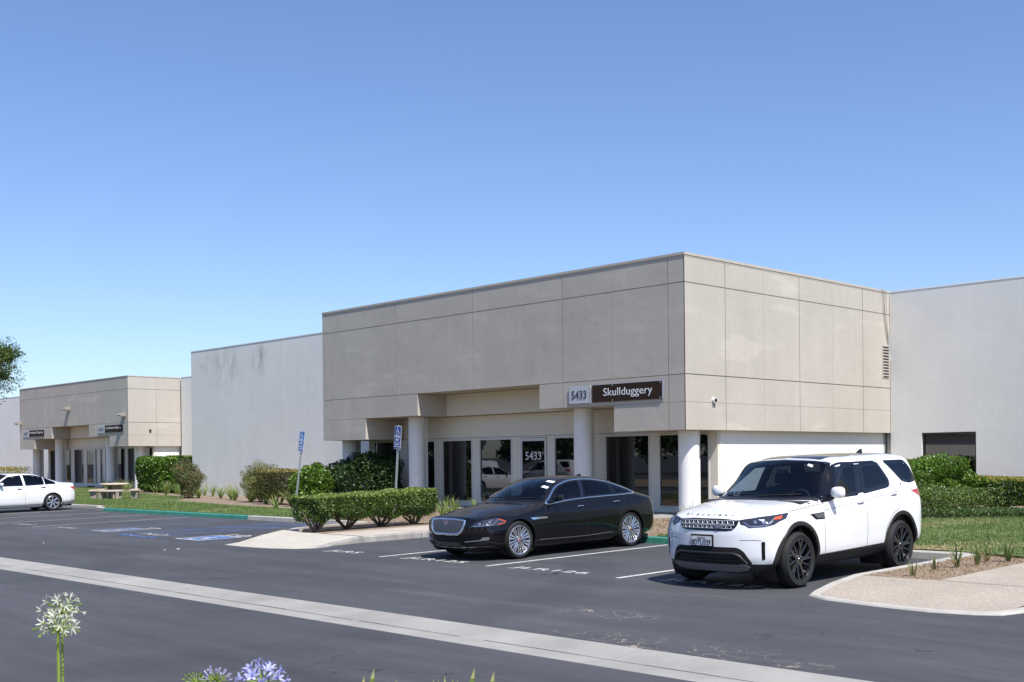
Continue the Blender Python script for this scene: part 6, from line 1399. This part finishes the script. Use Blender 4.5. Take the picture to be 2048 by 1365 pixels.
for k_, (u, v, dep, lean, lab) in enumerate(((728, 1352, 3.0, .02, 'short strap leaf tip left of the others at the bottom edge'), (748, 1338, 3.0, .05, 'tall pale-tipped strap leaf at the bottom edge beside a shorter one'), (793, 1356, 3.0, .0, 'blunt cut leaf tip between the two groups at the bottom edge'), (867, 1356, 3.0, -.01, 'first of the small leaf tips at the bottom edge'), (877, 1358, 3.0, .0, 'second of the small leaf tips at the bottom edge'), (889, 1349, 3.0, -.02, 'thin dark leaf tip at the bottom edge'), (905, 1356, 3.0, -.015, 'small pale leaf tip leaning left at the bottom edge'), (915, 1358, 3.0, .012, 'small pale leaf tip leaning right at the bottom edge'), (949, 1337, 3.0, .06, 'long green strap leaf leaning right at the bottom edge'), (988, 1343, 3.0, .05, 'last strap leaf tip towards the right at the bottom edge'))):
    tip = at(u, v, dep); t = thing('strap_leaf', lab, 'leaf', (tip.x, tip.y, .3), group='strap leaves in the near planter'); w_ = .017 if k_ in (0, 1, 8, 9) else .010
    V = []; n_ = 40; rt = R2
    for j in range(n_):
        q = j/(n_-1); p = tip-rt*(lean*2.2*(1-q)**1.0+lean*1.2*(1-q)**2)*1.0; p = Vector((p.x, p.y, .3+(tip.z-.3)*q)) if q < .75 else tip-rt*lean*(1-q)*3.3-Vector((0, 0, (1-q)*(tip.z-.3)))
        hw = w_/2*min(1, (max(0, 1-q)*(tip.z-.3)/.05)**.8+.03); V += [tuple(p-rt*hw), tuple(p+Vector((0, 0, -.002))+F*.002), tuple(p+rt*hw)]
    Fs = []; 
    for j in range(n_-1): Fs += [(3*j, 3*j+1, 3*j+4, 3*j+3), (3*j+1, 3*j+2, 3*j+5, 3*j+4)]
    me = fast_mesh('blade', np.array(V), np.array(Fs), np.array([.5 if j < 2*(n_-1)-2 else 1. for j in range(len(Fs))])); link('blade', me, 'strap_leaf', t)
# small bits on the asphalt
rb_ = random.Random(12)
def bit(u, v, label, m='paper_white', s_=.03):
    d = F+R2*((u-1024)/_f)+U2*((927.09-v)/_f); y = 8.; tt = (-.0-1.8346)/(d.z-SLOPE*d.y) if False else None
    t_ = (-16*SLOPE-1.8346)/(d.z-SLOPE*d.y); p = Vector((0, 0, 1.8346))+d*t_
    b = MB(); P = [(p.x+s_*rb_.uniform(.5, 1)*math.cos(a), p.y+s_*.8*math.sin(a)) for a in np.linspace(0, 5.3, 6)]; b.prism(P, zg(p.y)+.002, zg(p.y)+.014); tag(b.build('litter', m), label, 'litter')
bit(329, 1101, 'orange-brown scrap on the asphalt left of the white one', 'stone_pink', .035); bit(356, 1099, 'white scrap on the asphalt in front of the nearer wheelchair symbol', 'paper_white', .04); bit(262, 1071, 'pale scrap on the asphalt beside the farther wheelchair symbol', 'stone_pink', .03); bit(87, 1087, 'tiny pale scrap alone on the asphalt at the far left', 'paper_white', .02)
# ------------- across the lot: seen only as reflections in the glass and paint
GT = 'trees across the car park'
for k_, (x, y) in enumerate(((-108, -34), (-96, -40), (-84, -32), (-72, -38), (-60, -33), (-47, -39), (-34, -33), (-21, -38), (-8, -33), (6, -38), (20, -33))):
    if k_ == 0: t0 = tree('first dark tree of the row across the car park, seen only in reflections', x, y, 4.6, (6.2, 5.5, 4.4), 18, 9000, m='dark_leaf', L=.55, W_=.3, group=GT, zb=-.1, trunk_r=.25)
    else:
        q = copy_tree(t0); q.location = (x, y, t0.location.z); q.rotation_euler.z = k_*1.3; q['label'] = '%s dark tree of the row across the car park, seen only in reflections' % ORD[k_]
for k_, (x, y, a_) in enumerate(((-49.5, 7.0, 1.45), (-57.5, 6.6, 1.6))):
    q = copy_tree(SUV.root); q.location = (x, y, zg(y)); q.rotation_euler = (0, 0, a_-math.pi/2+math.pi); q['label'] = ['white SUV parked out of view to the left, mirrored in the entrance glass', 'second white SUV out of view, behind the first one'][k_]
